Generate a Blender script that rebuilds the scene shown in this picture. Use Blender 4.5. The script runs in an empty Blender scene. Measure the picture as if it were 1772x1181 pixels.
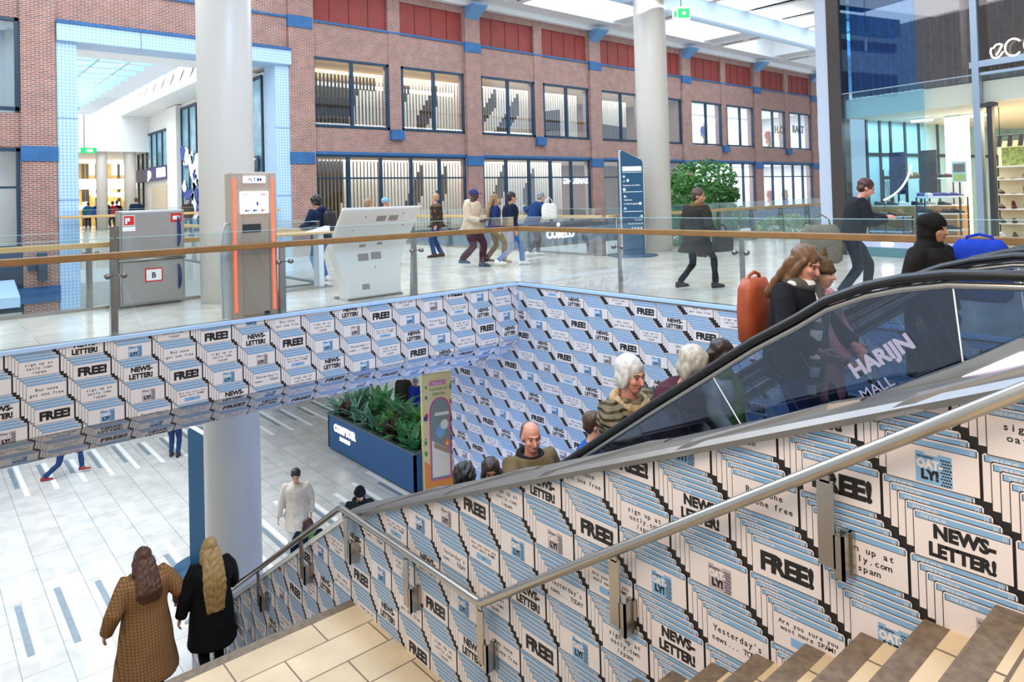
import bpy, math, random
from mathutils import Vector, Matrix
import numpy as np
sc = bpy.context.scene
COL = sc.collection
random.seed(7)
RNG = np.random.default_rng(7)

# ------------------------------------------------------------------ camera
W, H = 1772, 1181
FPX, CX, CY, EYE = 1208.3, 886.0, 318.4, 1.63
yaw, pitch, roll = [math.radians(a) for a in (49.108, 1.037, -1.57)]
fv = Vector((math.cos(pitch)*math.cos(yaw), math.cos(pitch)*math.sin(yaw), math.sin(pitch)))
rv = Vector((math.sin(yaw), -math.cos(yaw), 0)); uv = rv.cross(fv)
Rv = rv*math.cos(roll) + uv*math.sin(roll); Uv = Rv.cross(fv)
cam = bpy.data.cameras.new('camera'); camo = bpy.data.objects.new('camera', cam); COL.objects.link(camo)
m = Matrix((Rv, Uv, -fv)).transposed().to_4x4(); m.translation = Vector((0, 0, EYE)); camo.matrix_world = m
cam.sensor_width = 36; cam.lens = FPX*36/W; cam.shift_y = (CY-H/2)/W; cam.shift_x = -(CX-W/2)/W
cam.clip_start = .05; cam.clip_end = 400
sc.camera = camo

# ------------------------------------------------------------------ world, light, exposure
sc.view_settings.view_transform = 'Standard'; sc.view_settings.look = 'None'
sc.view_settings.exposure = 0.2; sc.view_settings.gamma = 1; sc.view_settings.use_curve_mapping = False
wd = bpy.data.worlds.new('sky'); sc.world = wd; wd.use_nodes = True
bg = wd.node_tree.nodes['Background']; bg.inputs[0].default_value = (.80, .91, 1, 1); bg.inputs[1].default_value = .75
sc.cycles.use_denoising = True; sc.cycles.max_bounces = 7; sc.cycles.diffuse_bounces = 3; sc.cycles.glossy_bounces = 3
sc.cycles.transmission_bounces = 4; sc.cycles.transparent_max_bounces = 14
sc.cycles.sample_clamp_indirect = 4
def area(name, loc, size, energy, color=(1, 1, 1), rot=(0, 0, 0), sy=None):
    l = bpy.data.lights.new(name, 'AREA'); l.energy = energy; l.color = color
    l.shape = 'RECTANGLE'; l.size = size; l.size_y = sy or size
    o = bpy.data.objects.new(name, l); COL.objects.link(o); o.location = loc; o.rotation_euler = rot
    return o
COOL = (.80, .91, 1); WARM = (1, .80, .60); BLUE = (.45, .66, 1)
area('skylight_daylight', (22, 20, 12.5), 46, 5200, COOL, sy=11)          # the long glass roof over the void
area('skylight_daylight', (1, 16.5, 10.5), 10, 900, (.88, .95, 1), sy=9)  # glass roof over the left court
area('ceiling_lamps', (12.5, 6, 7.2), 7, 380, (1, .95, .9), sy=9)          # hall ceiling above the escalators
area('stair_lamps', (-.5, .8, 5.6), 3.0, 330, WARM, (math.radians(12), math.radians(-22), 0))   # warm downlights above the stairs
area('stairwell_led', (4.4, 5.5, 6.9), 2.0, 560, BLUE, (0, math.radians(-38), 0), sy=6)      # blue LED wash over the stairwell
area('stairwell_blue_fill', (6.3, 8.2, -5.2), 3.5, 240, (.3, .5, 1), (math.radians(115), 0, 0), sy=.8)      # blue fill added to tint the parapet underside and lower wall
area('court_lamps', (2, 17, -1.6), 10, 200, (.93, .97, 1), sy=7)              # lower floor ceiling lamps

# ------------------------------------------------------------------ helpers
def lin(c):
    if isinstance(c, str):
        c = [int(c[i:i+2], 16)/255 for i in (0, 2, 4)]
        c = [x/12.92 if x <= .04045 else ((x+.055)/1.055)**2.4 for x in c]
    return (c[0], c[1], c[2], 1)
MATS = {}
def mat(name, color, rough=.5, metal=0, emit=0, var=0, vscale=8, bump=0, bscale=60, spec=.5, coat=0):
    if name in MATS: return MATS[name]
    M = bpy.data.materials.new(name); M.use_nodes = True; nt = M.node_tree; b = nt.nodes['Principled BSDF']
    c = lin(color); b.inputs['Base Color'].default_value = c; b.inputs['Roughness'].default_value = rough
    b.inputs['Metallic'].default_value = metal; b.inputs['Specular IOR Level'].default_value = spec; b.inputs['Coat Weight'].default_value = coat
    if emit:
        b.inputs['Emission Color'].default_value = c; b.inputs['Emission Strength'].default_value = emit
    if var or bump:
        tc = nt.nodes.new('ShaderNodeTexCoord')
    if var:
        n = nt.nodes.new('ShaderNodeTexNoise'); n.inputs['Scale'].default_value = vscale; n.inputs['Detail'].default_value = 4
        nt.links.new(tc.outputs['Object'], n.inputs['Vector'])
        r = nt.nodes.new('ShaderNodeMapRange'); r.inputs[1].default_value = .3; r.inputs[2].default_value = .7
        r.inputs[3].default_value = 1-var; r.inputs[4].default_value = 1+var
        nt.links.new(n.outputs['Fac'], r.inputs[0])
        mx = nt.nodes.new('ShaderNodeMix'); mx.data_type = 'RGBA'; mx.blend_type = 'MULTIPLY'; mx.inputs[0].default_value = 1
        mx.inputs[6].default_value = c; nt.links.new(r.outputs[0], mx.inputs[7]); nt.links.new(mx.outputs[2], b.inputs['Base Color'])
    if bump:
        n2 = nt.nodes.new('ShaderNodeTexNoise'); n2.inputs['Scale'].default_value = bscale; n2.inputs['Detail'].default_value = 5
        nt.links.new(tc.outputs['Object'], n2.inputs['Vector'])
        bp = nt.nodes.new('ShaderNodeBump'); bp.inputs['Strength'].default_value = bump; bp.inputs['Distance'].default_value = .02
        nt.links.new(n2.outputs['Fac'], bp.inputs['Height']); nt.links.new(bp.outputs[0], b.inputs['Normal'])
    MATS[name] = M; return M
def glass(name, tint, refl=.08, rough=.02):
    if name in MATS: return MATS[name]
    M = bpy.data.materials.new(name); M.use_nodes = True; nt = M.node_tree; nt.nodes.clear()
    o = nt.nodes.new('ShaderNodeOutputMaterial'); t = nt.nodes.new('ShaderNodeBsdfTransparent'); t.inputs[0].default_value = lin(tint)
    g = nt.nodes.new('ShaderNodeBsdfGlossy'); g.inputs['Roughness'].default_value = rough; g.inputs[0].default_value = (.9, .95, 1, 1)
    lw = nt.nodes.new('ShaderNodeLayerWeight'); lw.inputs[0].default_value = .35
    mr = nt.nodes.new('ShaderNodeMapRange'); mr.inputs[3].default_value = refl; mr.inputs[4].default_value = min(1, refl*4+.2)
    x = nt.nodes.new('ShaderNodeMixShader')
    nt.links.new(lw.outputs['Fresnel'], mr.inputs[0]); nt.links.new(mr.outputs[0], x.inputs[0])
    nt.links.new(t.outputs[0], x.inputs[1]); nt.links.new(g.outputs[0], x.inputs[2]); nt.links.new(x.outputs[0], o.inputs[0])
    MATS[name] = M; return M
def brickmat(name, c1, c2, mortar, bw, bh, ms, axes, rough=.8, offset=.5, bias=0, bump=.0, spec=.5):
    """brick / tile pattern on the plane given by two object axes, in metres"""
    if name in MATS: return MATS[name]
    M = bpy.data.materials.new(name); M.use_nodes = True; nt = M.node_tree; b = nt.nodes['Principled BSDF']; b.inputs['Roughness'].default_value = rough
    b.inputs['Specular IOR Level'].default_value = spec
    tc = nt.nodes.new('ShaderNodeTexCoord'); sp = nt.nodes.new('ShaderNodeSeparateXYZ'); cb = nt.nodes.new('ShaderNodeCombineXYZ')
    nt.links.new(tc.outputs['Object'], sp.inputs[0])
    nt.links.new(sp.outputs[axes[0]], cb.inputs[0]); nt.links.new(sp.outputs[axes[1]], cb.inputs[1])
    t = nt.nodes.new('ShaderNodeTexBrick'); nt.links.new(cb.outputs[0], t.inputs['Vector'])
    t.inputs['Color1'].default_value = lin(c1); t.inputs['Color2'].default_value = lin(c2); t.inputs['Mortar'].default_value = lin(mortar)
    t.inputs['Scale'].default_value = 1; t.inputs['Brick Width'].default_value = bw; t.inputs['Row Height'].default_value = bh
    t.inputs['Mortar Size'].default_value = ms; t.inputs['Mortar Smooth'].default_value = .1; t.inputs['Bias'].default_value = bias; t.offset = offset
    n = nt.nodes.new('ShaderNodeTexNoise'); n.inputs['Scale'].default_value = 2.2; n.inputs['Detail'].default_value = 6; nt.links.new(cb.outputs[0], n.inputs['Vector'])
    r = nt.nodes.new('ShaderNodeMapRange'); r.inputs[1].default_value = .3; r.inputs[2].default_value = .7; r.inputs[3].default_value = .86; r.inputs[4].default_value = 1.12
    nt.links.new(n.outputs['Fac'], r.inputs[0])
    mx = nt.nodes.new('ShaderNodeMix'); mx.data_type = 'RGBA'; mx.blend_type = 'MULTIPLY'; mx.inputs[0].default_value = 1
    nt.links.new(t.outputs['Color'], mx.inputs[6]); nt.links.new(r.outputs[0], mx.inputs[7]); nt.links.new(mx.outputs[2], b.inputs['Base Color'])
    MATS[name] = M; return M

class MB:
    def __init__(s): s.v = []; s.f = []; s.m = []; s.sm = []
    def add(s, vs, fs, mi=0, smooth=False):
        o = len(s.v); s.v += [tuple(v) for v in vs]; s.f += [tuple(i+o for i in f) for f in fs]
        s.m += [mi]*len(fs); s.sm += [smooth]*len(fs); return s
    def box(s, x0, x1, y0, y1, z0, z1, mi=0):
        vs = [(x, y, z) for z in (z0, z1) for y in (y0, y1) for x in (x0, x1)]
        return s.add(vs, [(0, 2, 3, 1), (4, 5, 7, 6), (0, 1, 5, 4), (2, 6, 7, 3), (0, 4, 6, 2), (1, 3, 7, 5)], mi)
    def obox(s, c, ax, ay, az, hx, hy, hz, mi=0):
        c, ax, ay, az = map(Vector, (c, ax, ay, az))
        vs = [c+ax*(hx*i)+ay*(hy*j)+az*(hz*k) for k in (-1, 1) for j in (-1, 1) for i in (-1, 1)]
        return s.add(vs, [(0, 2, 3, 1), (4, 5, 7, 6), (0, 1, 5, 4), (2, 6, 7, 3), (0, 4, 6, 2), (1, 3, 7, 5)], mi)
    def poly(s, vs, mi=0): return s.add(vs, [tuple(range(len(vs)))], mi)
    def prism(s, pts, d, mi=0, smooth=False):
        d = Vector(d); pts = [Vector(p) for p in pts]; n = len(pts)
        s.add(pts+[p+d for p in pts], [tuple(range(n))[::-1], tuple(range(n, 2*n))], mi)
        o = len(s.v)-2*n
        s.f += [(o+i, o+(i+1) % n, o+n+(i+1) % n, o+n+i) for i in range(n)]; s.m += [mi]*n; s.sm += [smooth]*n
        return s
    def rings(s, rings, mi=0, cap=True, smooth=True, closed=False):
        n = len(rings[0]); o = len(s.v)
        for r in rings: s.v += [tuple(p) for p in r]
        k = len(rings); fs = []
        for a in range(k if closed else k-1):
            b = (a+1) % k
            for i in range(n): fs.append((o+a*n+i, o+a*n+(i+1) % n, o+b*n+(i+1) % n, o+b*n+i))
        if cap and not closed: fs += [tuple(o+i for i in range(n))[::-1], tuple(o+(k-1)*n+i for i in range(n))]
        s.f += fs; s.m += [mi]*len(fs); s.sm += [smooth]*len(fs); return s
    def tube(s, pts, r, seg=10, mi=0, round_ends=False, sq=None, up=None):
        pts = [Vector(p) for p in pts]; n = len(pts); rs = [r]*n if isinstance(r, (int, float)) else list(r)
        if round_ends:
            d0 = (pts[0]-pts[1]).normalized(); d1 = (pts[-1]-pts[-2]).normalized()
            a = [(pts[0]+d0*rs[0]*.9, rs[0]*.35), (pts[0]+d0*rs[0]*.55, rs[0]*.8)]; b = [(pts[-1]+d1*rs[-1]*.55, rs[-1]*.8), (pts[-1]+d1*rs[-1]*.9, rs[-1]*.35)]
            pts = [p for p, _ in a]+pts+[p for p, _ in b]; rs = [q for _, q in a]+rs+[q for _, q in b]; n = len(pts)
        out = []; ref = Vector(up) if up else None
        for i, p in enumerate(pts):
            t = (pts[min(i+1, n-1)]-pts[max(i-1, 0)]).normalized()
            if ref is None:
                ref = Vector((0, 0, 1)) if abs(t.z) < .9 else Vector((1, 0, 0))
            a = (ref-t*ref.dot(t)).normalized(); b = t.cross(a); ref = a if up is None else ref
            k = sq or (1, 1)
            out.append([p+a*(math.cos(2*math.pi*j/seg)*rs[i]*k[0])+b*(math.sin(2*math.pi*j/seg)*rs[i]*k[1]) for j in range(seg)])
        return s.rings(out, mi)
    def cyl(s, x, y, z0, z1, r, seg=32, mi=0, r1=None):
        r1 = r if r1 is None else r1
        ring = lambda z, q: [(x+q*math.cos(2*math.pi*i/seg), y+q*math.sin(2*math.pi*i/seg), z) for i in range(seg)]
        return s.rings([ring(z0, r), ring(z1, r1)], mi)
    def lathe(s, prof, x=0, y=0, seg=24, mi=0):
        return s.rings([[(x+q*math.cos(2*math.pi*i/seg), y+q*math.sin(2*math.pi*i/seg), z) for i in range(seg)] for q, z in prof], mi)
    def ell(s, c, r, ax=None, seg=14, rg=9, mi=0):
        c = Vector(c); ax = ax or (Vector((1, 0, 0)), Vector((0, 1, 0)), Vector((0, 0, 1)))
        out = []
        for i in range(rg):
            th = math.pi*(i+.35)/(rg-.3); z = -math.cos(th); q = math.sin(th)
            out.append([c+ax[0]*(r[0]*q*math.cos(2*math.pi*j/seg))+ax[1]*(r[1]*q*math.sin(2*math.pi*j/seg))+ax[2]*(r[2]*z) for j in range(seg)])
        return s.rings(out, mi)
    def mesh(s, name, mats):
        me = bpy.data.meshes.new(name); me.from_pydata(s.v, [], s.f)
        for x in (mats if isinstance(mats, (list, tuple)) else [mats]): me.materials.append(x)
        me.polygons.foreach_set('material_index', s.m); me.polygons.foreach_set('use_smooth', s.sm); me.update(); return me
    def build(s, name, mats, parent=None, loc=None, bevel=0, label=None, seg=2):
        o = bpy.data.objects.new(name, s.mesh(name, mats)); COL.objects.link(o)
        if parent is not None: o.parent = parent
        if loc: o.location = loc
        if bevel:
            b = o.modifiers.new('bevel', 'BEVEL'); b.width = bevel; b.segments = seg; b.limit_method = 'ANGLE'
        if label: o['label'] = label
        return o
def thing(name, label, cat, loc=(0, 0, 0), rz=0, group=None):
    o = bpy.data.objects.new(name, None); COL.objects.link(o); o.location = loc; o.rotation_euler = (0, 0, rz); o.empty_display_size = .1
    o['label'] = label; o['category'] = cat
    if group: o['group'] = group
    return o
def tag(o, label, cat, group=None):
    o['label'] = label; o['category'] = cat
    if group: o['group'] = group
    return o
def struct(o, label=None, cat=None):
    o['kind'] = 'structure'
    if label: o['label'] = label
    if cat: o['category'] = cat
    return o
def dup(root, loc, rz=None, label=None, group=None, scale=None):
    r = root.copy(); COL.objects.link(r); r.location = loc
    if rz is not None: r.rotation_euler = (0, 0, rz)
    if scale: r.scale = scale
    if label: r['label'] = label
    if group: r['group'] = group
    for ch in list(root.children):
        c = ch.copy(); COL.objects.link(c); c.parent = r
        for g in list(ch.children):
            d = g.copy(); COL.objects.link(d); d.parent = c
    return r
# where the survey of the place puts a sight line: on a level z, or on an upright plane x = X or y = Y
EYEV = Vector((0, 0, EYE))
def sight(x, y): return fv+Rv*((x-CX)/FPX)-Uv*((y-CY)/FPX)
def onz(x, y, z=0.): d = sight(x, y); return EYEV+d*((z-EYE)/d.z)
def onx(x, y, X): d = sight(x, y); return EYEV+d*(X/d.x)
def ony(x, y, Y): d = sight(x, y); return EYEV+d*(Y/d.y)

# ------------------------------------------------------------------ lettering
FC = {}
def glyphs(txt, bold=0.0, shear=0):
    k = (txt, bold, shear)
    if k in FC: return FC[k]
    c = bpy.data.curves.new('t', 'FONT'); c.body = txt; c.size = 1; c.offset = bold; c.resolution_u = 2; c.shear = shear
    o = bpy.data.objects.new('t', c); COL.objects.link(o)
    dg = bpy.context.evaluated_depsgraph_get(); me = bpy.data.meshes.new_from_object(o.evaluated_get(dg))
    v = [(p.co.x, p.co.y) for p in me.vertices]; f = [tuple(p.vertices) for p in me.polygons]
    bpy.data.objects.remove(o); bpy.data.curves.remove(c); bpy.data.meshes.remove(me)
    FC[k] = (v, f); return FC[k]
def text2d(txt, x, y, h, bold=.0, align='L', wf=1.0, mono=False, rot=0, shear=0):
    """polys of a line whose cap height is h, standing on (x, y)"""
    s = h/.70; out = []
    if mono:
        adv = .60*s*wf; tot = adv*len(txt); x0 = x-(tot/2 if align == 'C' else tot if align == 'R' else 0)
        for i, ch in enumerate(txt):
            if ch == ' ': continue
            v, f = glyphs(ch, bold)
            if not v: continue
            a = min(p[0] for p in v); b = max(p[0] for p in v); cx = x0+adv*(i+.5)
            for q in f: out.append([(cx+(v[k][0]-(a+b)/2)*s*wf, y+v[k][1]*s) for k in q])
    else:
        v, f = glyphs(txt, bold, shear)
        if not v: return out
        a = min(p[0] for p in v); b = max(p[0] for p in v); w = (b-a)*s*wf
        x0 = x-(w/2 if align == 'C' else w if align == 'R' else 0)
        for q in f: out.append([(x0+(v[k][0]-a)*s*wf, y+v[k][1]*s) for k in q])
    if rot:
        c, n = math.cos(rot), math.sin(rot); out = [[(x+(px-x)*c-(py-y)*n, y+(px-x)*n+(py-y)*c) for px, py in q] for q in out]
    return out
def letters(mb, polys, org, ax, ay, depth=.01, mi=0):
    """raise flat polys off a plane as lettering with a little thickness"""
    org, ax, ay = Vector(org), Vector(ax).normalized(), Vector(ay).normalized(); n = ax.cross(ay)*depth
    for q in polys:
        mb.add([org+ax*p[0]+ay*p[1]+n for p in q], [tuple(range(len(q)))], mi)
    if depth > .004:
        from collections import Counter
        ed = Counter()
        for q in polys:
            r = [(round(p[0], 5), round(p[1], 5)) for p in q]
            for i in range(len(r)): ed[(r[i], r[(i+1) % len(r)])] += 1
        for (a, b), _ in ed.items():
            if (b, a) not in ed:
                A, B = org+ax*a[0]+ay*a[1], org+ax*b[0]+ay*b[1]
                mb.add([A, B, B+n, A+n], [(0, 1, 2, 3)], mi)
    return mb
# ------------------------------------------------------------------ materials
m_white = mat('white_paint', 'f2f1ee', .55)
m_col = mat('column_paint', 'd8d2ca', .35)
m_brick = brickmat('brick', '9a5c4c', '76504e', 'b8a49c', .22, .0625, .011, (0, 2))
m_brickx = brickmat('brick_side', '9a5c4c', '76504e', 'b8a49c', .22, .0625, .011, (1, 2))
m_navy = mat('blue_steel', '12344d', .45, var=.1)
m_stone = mat('blue_stone', '2a5f94', .6, var=.15, vscale=3)
m_lblue = mat('pale_blue_metal', 'b4d0ee', .4)
m_steel = mat('stainless', 'b5b0aa', .28, metal=1, var=.06, vscale=3)
m_steel2 = mat('brushed_steel', '8f8780', .38, metal=1)
m_wood = mat('oak_rail', '8f6434', .4, var=.15, vscale=4)
m_black = mat('black_rubber', '17171a', .35)
m_dark = mat('dark_metal', '2a2c30', .45)
m_gl = glass('clear_glass', 'f8fbfb', .013)
m_win = glass('window_glass', 'f2f7fa', .03)
m_edge = mat('glass_edge', 'a9c9c8', .2)
m_esc = glass('smoked_glass', 'b9c4d6', .05); m_esc2 = glass('escalator_glass', 'eef3f6', .03)
m_steps = brickmat('stair_tile', 'd2ba97', 'c6ad89', '6b5c4a', .78, .36, .007, (0, 1), rough=.45); m_tread = brickmat('tread_tile', 'd2ba97', 'c6ad89', '6b5c4a', .75, 30, .006, (0, 1), rough=.45, offset=0)
m_nose = mat('stair_nosing', '6f5e4c', .55, var=.3, vscale=25)
m_floor = brickmat('floor_tile', 'dcd6cb', 'd2ccc2', 'b5afa6', 1.2, .6, .006, (0, 1), rough=.16)
m_floorl = brickmat('lower_floor_tile', 'd0cfcb', 'c8c6c2', '979795', 1.26, .63, .007, (1, 0), rough=.22)
m_inlw = mat('inlay_white', 'fafafa', .25); m_inlg = mat('inlay_grey', '81909b', .35, var=.12, vscale=10)
p_w = mat('print_white', 'e6dad6', .55); p_b = mat('print_blue', '83aed3', .55); p_k = mat('print_black', '1b1718', .55); p_p = mat('print_grey', 'b5a7ac', .55)
m_red = mat('red_panel', '8c332c', .6, var=.12, vscale=2)
m_soff = mat('soffit_white', 'f6f8fa', .6)
m_green = mat('sign_green', '0fa85a', .4, emit=.8)
m_lamp = mat('lit_white', 'fff6e8', .5, emit=6)

# ------------------------------------------------------------------ structure: floors and slabs
LZ = -5.56
XW, YB, W1X = 8.49, 9.72, 3.175      # poster wall, poster parapet, stair wall
b = MB(); b.box(-14, 62, 6, 78, LZ-.3, LZ, 0)
for k in range(-6, 19):
    for (ya, yb, yc, yd) in ((13.35, 16.4, 13.8, 15.7), (21.45, 23.95, 22.3, 23.88)):
        dv = .35*math.sin(k*1.7)
        x = 1.53+.63*k; b.box(x, x+.11, ya, yb+dv, LZ, LZ+.003, 1)
        x = 1.39+.63*k; b.box(x, x+.105, yc-dv*.3, yd+dv*.6, LZ, LZ+.003, 2)
struct(b.build('floor_lower', [m_floorl, m_inlw, m_inlg]))
b = MB()
b.box(-6, XW+.02, YB+.02, 12.9, -.4, 0); b.box(XW+.02, 13.85, 12.3, 12.9, -.4, 0); b.box(6.1, 13.85, 12.9, 27, -.5, 0); b.box(XW+.02, 34, -6, 12.3, -.5, 0); b.box(W1X+.3, XW+.02, -6, .35, -.5, 0)
struct(b.build('floor_upper', m_floor))
b = MB(); b.box(-6, XW, 10.3, 12.9, -1.42, -.41)
struct(b.build('ceiling_soffit', m_soff))
b = MB(); b.box(-6, W1X, -3, .857, -.4, 0)
struct(b.build('floor_stair_head', m_steps))
b = MB(); b.box(3.3, 11.62, 27.02, 78, -.42, .32)
struct(b.build('floor_passage', m_floor))

# ------------------------------------------------------------------ stairs
RIS = 2.19/13; TR = .2585
def flight(y0, z0, n, nm):
    t = MB(); q = MB()
    for i in range(n):
        za = z0-RIS*i; ya = y0+TR*(i-1); yb = y0+TR*i
        if i: t.box(-3, W1X, ya, yb, za-RIS-.25, za-.03)
        if i:
            t.box(-3, W1X, ya, yb-.085, za-.03, za); q.box(-3, W1X, yb-.085, yb+.012, za-.045, za+.001)
        t.box(-3, W1X, yb-.02, yb, za-RIS, za-.04)
    o = struct(t.build(nm, m_tread)); q.build('nosing', m_nose, o, label='dark stone nosing strips'); return o
flight(.857, 0, 14, 'stairs_upper')
b = MB(); b.box(-3, W1X, .76, .869, -.045, .001); struct(b.build('trim_1', m_nose))
YL0 = .857+TR*12; YL1 = 6.18
b = MB(); b.box(-3, W1X, YL0, YL1-.1, -2.55, -2.19); o = struct(b.build('floor_landing', m_steps))
q = MB(); q.box(-3, W1X, YL1-.1, YL1+.012, -2.235, -2.189); q.build('nosing', m_nose, o, label='dark stone nosing strip')
flight(YL1, -2.19, 20, 'stairs_lower')

# ------------------------------------------------------------------ printed posters: stacks of pop-up windows
WW, WH, BAR = .345, .188, .031
def R_(x0, y0, x1, y1): return [(x0, y0), (x1, y0), (x1, y1), (x0, y1)]
def msg(kind):
    o = []; t = lambda polys, mi: o.extend((q, mi, 3) for q in polys)
    c = WW/2
    if kind == 'NEWS':
        t(text2d('NEWS-', c+.01, -.094, .052, .06, 'C', .95), 2); t(text2d('LETTER!', c, -.170, .052, .06, 'C', .9), 2)
    elif kind == 'FREE':
        t(text2d('FREE!', c+.005, -.150, .083, .06, 'C', .98), 2)
    elif kind == 'BUY':
        t(text2d('Buy none', c, -.097, .029, .02, 'C', 1, True), 2); t(text2d('get one free', c, -.147, .029, .02, 'C', 1, True), 2)
    elif kind == 'SIGN':
        t(text2d('sign up at', c, -.08, .027, .02, 'C', 1.05, True), 2); t(text2d('oatly.com', c, -.122, .027, .02, 'C', 1.05, True), 2); t(text2d('/spam', c, -.164, .027, .02, 'C', 1.05, True), 2)
    elif kind == 'YEST':
        t(text2d("Yesterday's", c, -.095, .031, .02, 'C', .95, True), 2); t(text2d('news... TODAY', c, -.145, .028, .02, 'C', .95, True), 2)
    elif kind == 'ARE':
        t(text2d('Are you sure you', c, -.074, .021, .02, 'C', 1, True), 2); t(text2d('want more SPAM?', c, -.105, .021, .02, 'C', 1, True), 2)
        o.append((R_(c-.085, -.165, c+.085, -.125), 1, 3)); t([[(x, y) for x, y in q] for q in text2d('YES', c, -.152, .014, .02, 'C', 1.2, True)], 2)
        o[-1] = o[-1]
    else:
        mi = 1 if kind == 'OATB' else 3
        o.append((R_(.115, -.182, .25, -.055), mi, 3)); o.append((R_(.152, -.055, .196, -.043), 0, 3)); o.append((R_(.148, -.064, .2, -.054), 0, 4))
        t([q for q in text2d('THE ORIGINAL', .119, -.078, .008, .04, 'L', .85)], 2)
        for q in text2d('OAT-', .118, -.118, .034, .07, 'L', .82): o.append((q, 0, 5))
        for q in text2d('LY!', .135, -.163, .036, .07, 'L', .95): o.append((q, 2, 5))
        for i in range(9):
            for j in range(4):
                x = .212+.0095*j+(.005 if i % 2 else 0); y = -.07-.0125*i
                o.append(([(x, y), (x+.005, y-.005), (x, y-.01), (x-.005, y-.005)], 2, 4))
        o = [(q, m_, l if m_ != 2 or l != 3 else 5) for q, m_, l in o]
    return o
MSG = {k: msg(k) for k in ('NEWS', 'FREE', 'BUY', 'SIGN', 'YEST', 'ARE', 'OATB', 'OATP')}
def window(dx, dy, lay, adtext):
    e = .0035; o = []
    ch = .008
    o.append(([(dx-e, dy-WH-e), (dx+WW+e, dy-WH-e), (dx+WW+e, dy-ch), (dx+WW-ch+e, dy+e), (dx+ch-e, dy+e), (dx-e, dy-ch)], 2, lay))
    o.append(([(dx, dy-WH), (dx+WW, dy-WH), (dx+WW, dy-ch), (dx+WW-ch, dy), (dx+ch, dy), (dx, dy-ch)], 0, lay+1))
    o.append((R_(dx+.006, dy-BAR-.002, dx+WW-.006, dy-.0075), 2, lay+2))
    o.append((R_(dx+.009, dy-BAR+.001, dx+WW-.009, dy-.0075), 1, lay+3))
    x, y = dx+WW-.023, dy-.019
    for s in (1, -1):
        o.append(([(x-.007, y-.007*s-.002), (x+.007, y+.007*s-.002), (x+.007, y+.007*s+.002), (x-.007, y-.007*s+.002)], 0, lay+4))
    if adtext:
        for q in text2d('THIS IS AN AD', dx+.025, dy-.0245, .0105, .03, 'L', 1.0): o.append((q, 0, lay+4))
    return o
def stack(kind, n, du, dv, adtext):
    o = []
    for k in range(n, -1, -1): o += window(-du*k, dv*k, (n-k)*3, adtext)
    o += [(q, m_, n*3+l) for q, m_, l in MSG[kind]]
    return o
def clip(poly, planes):
    for a, b_, c in planes:                 # keep a*u + b*v <= c
        if all(a*u+b_*v <= c for u, v in poly): continue
        out = []
        for i in range(len(poly)):
            p, q = poly[i], poly[(i+1) % len(poly)]; dp = a*p[0]+b_*p[1]-c; dq = a*q[0]+b_*q[1]-c
            if dp <= 0: out.append(p)
            if dp*dq < 0:
                t = dp/(dp-dq); out.append((p[0]+(q[0]-p[0])*t, p[1]+(q[1]-p[1])*t))
        poly = out
        if len(poly) < 3: return None
    return poly
CYC = (('NEWS', 'OATP', 'YEST', 'OATB'), ('FREE', 'ARE', 'SIGN', 'BUY'), ('OATB', 'NEWS', 'FREE', 'SIGN'),
       ('YEST', 'OATB', 'NEWS', 'OATP'), ('SIGN', 'BUY', 'FREE', 'ARE'), ('FREE', 'SIGN', 'OATB', 'NEWS'))
def wallpaper(name, org, a, c, sx, sy, n, du, dv, regions, place, bounds, adnear=None, pick=None):
    """regions: list of (half-planes, layer fn); place(u, v, layer, region) -> xyz"""
    mb = MB(); u0, u1, v0, v1 = bounds
    det = a[0]*c[1]-a[1]*c[0]; js = []; 
    for (u, v) in ((u0, v0), (u1, v0), (u1, v1), (u0, v1)):
        du_, dv_ = u-org[0], v-org[1]; js.append(((du_*c[1]-dv_*c[0])/det, (a[0]*dv_-a[1]*du_)/det))
    j0, j1 = int(min(x for x, _ in js))-3, int(max(x for x, _ in js))+3; i0, i1 = int(min(x for _, x in js))-3, int(max(x for _, x in js))+3
    cache = {}
    for ri, planes in enumerate(regions):
        q = clip(R_(u0-1, v0-1, u1+1, v1+1), planes)
        if q: mb.poly([place(u, v, -1, ri) for u, v in q], 2)
    for i in range(i0, i1):
        for j in range(j0, j1):
            pu, pv = org[0]+a[0]*j+c[0]*i, org[1]+a[1]*j+c[1]*i
            if pu < u0-.6 or pu > u1+.3 or pv < v0-.4 or pv > v1+.5: continue
            kind = pick(i, j) if pick else CYC[(-i) % 6][(-j) % 4]
            ad = bool(adnear and adnear(pu, pv)); key = (kind, ad)
            if key not in cache: cache[key] = stack(kind, n, du, dv, ad)
            for ri, planes in enumerate(regions):
                cu = [(pu-.2*sx-n*du*sx, pv-.26*sy), (pu+.4*sx, pv-.26*sy), (pu+.4*sx, pv+.05+n*dv*sy), (pu-.2*sx-n*du*sx, pv+.05+n*dv*sy)]
                if clip(cu, planes) is None: continue
                inside = all(aa*u+bb*v <= cc for aa, bb, cc in planes for u, v in cu)
                for q, mi, l in cache[key]:
                    w = [(pu+x*sx, pv+y*sy) for x, y in q]
                    if not inside:
                        w = clip(w, planes)
                        if not w: continue
                    mb.poly([place(u, v, l, ri) for u, v in w], mi)
    return mb
EPS = .0003
# stair wall (the wall the steps run along)
L1 = lambda y: -1.403+.4144*(6.177-y)
reg = [[(-.4144, 1, L1(0)), (.652, 1, -1.403+.652*6.177-.0) if False else (-.652, 1, -1.403+.652*6.177), (0, -1, 5.56), (-1, 0, 11.3), (1, 0, -.15), (.652*-1*-1, -1, 0) if False else (.652, -1, .9-.652*.857+0)]]
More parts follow.
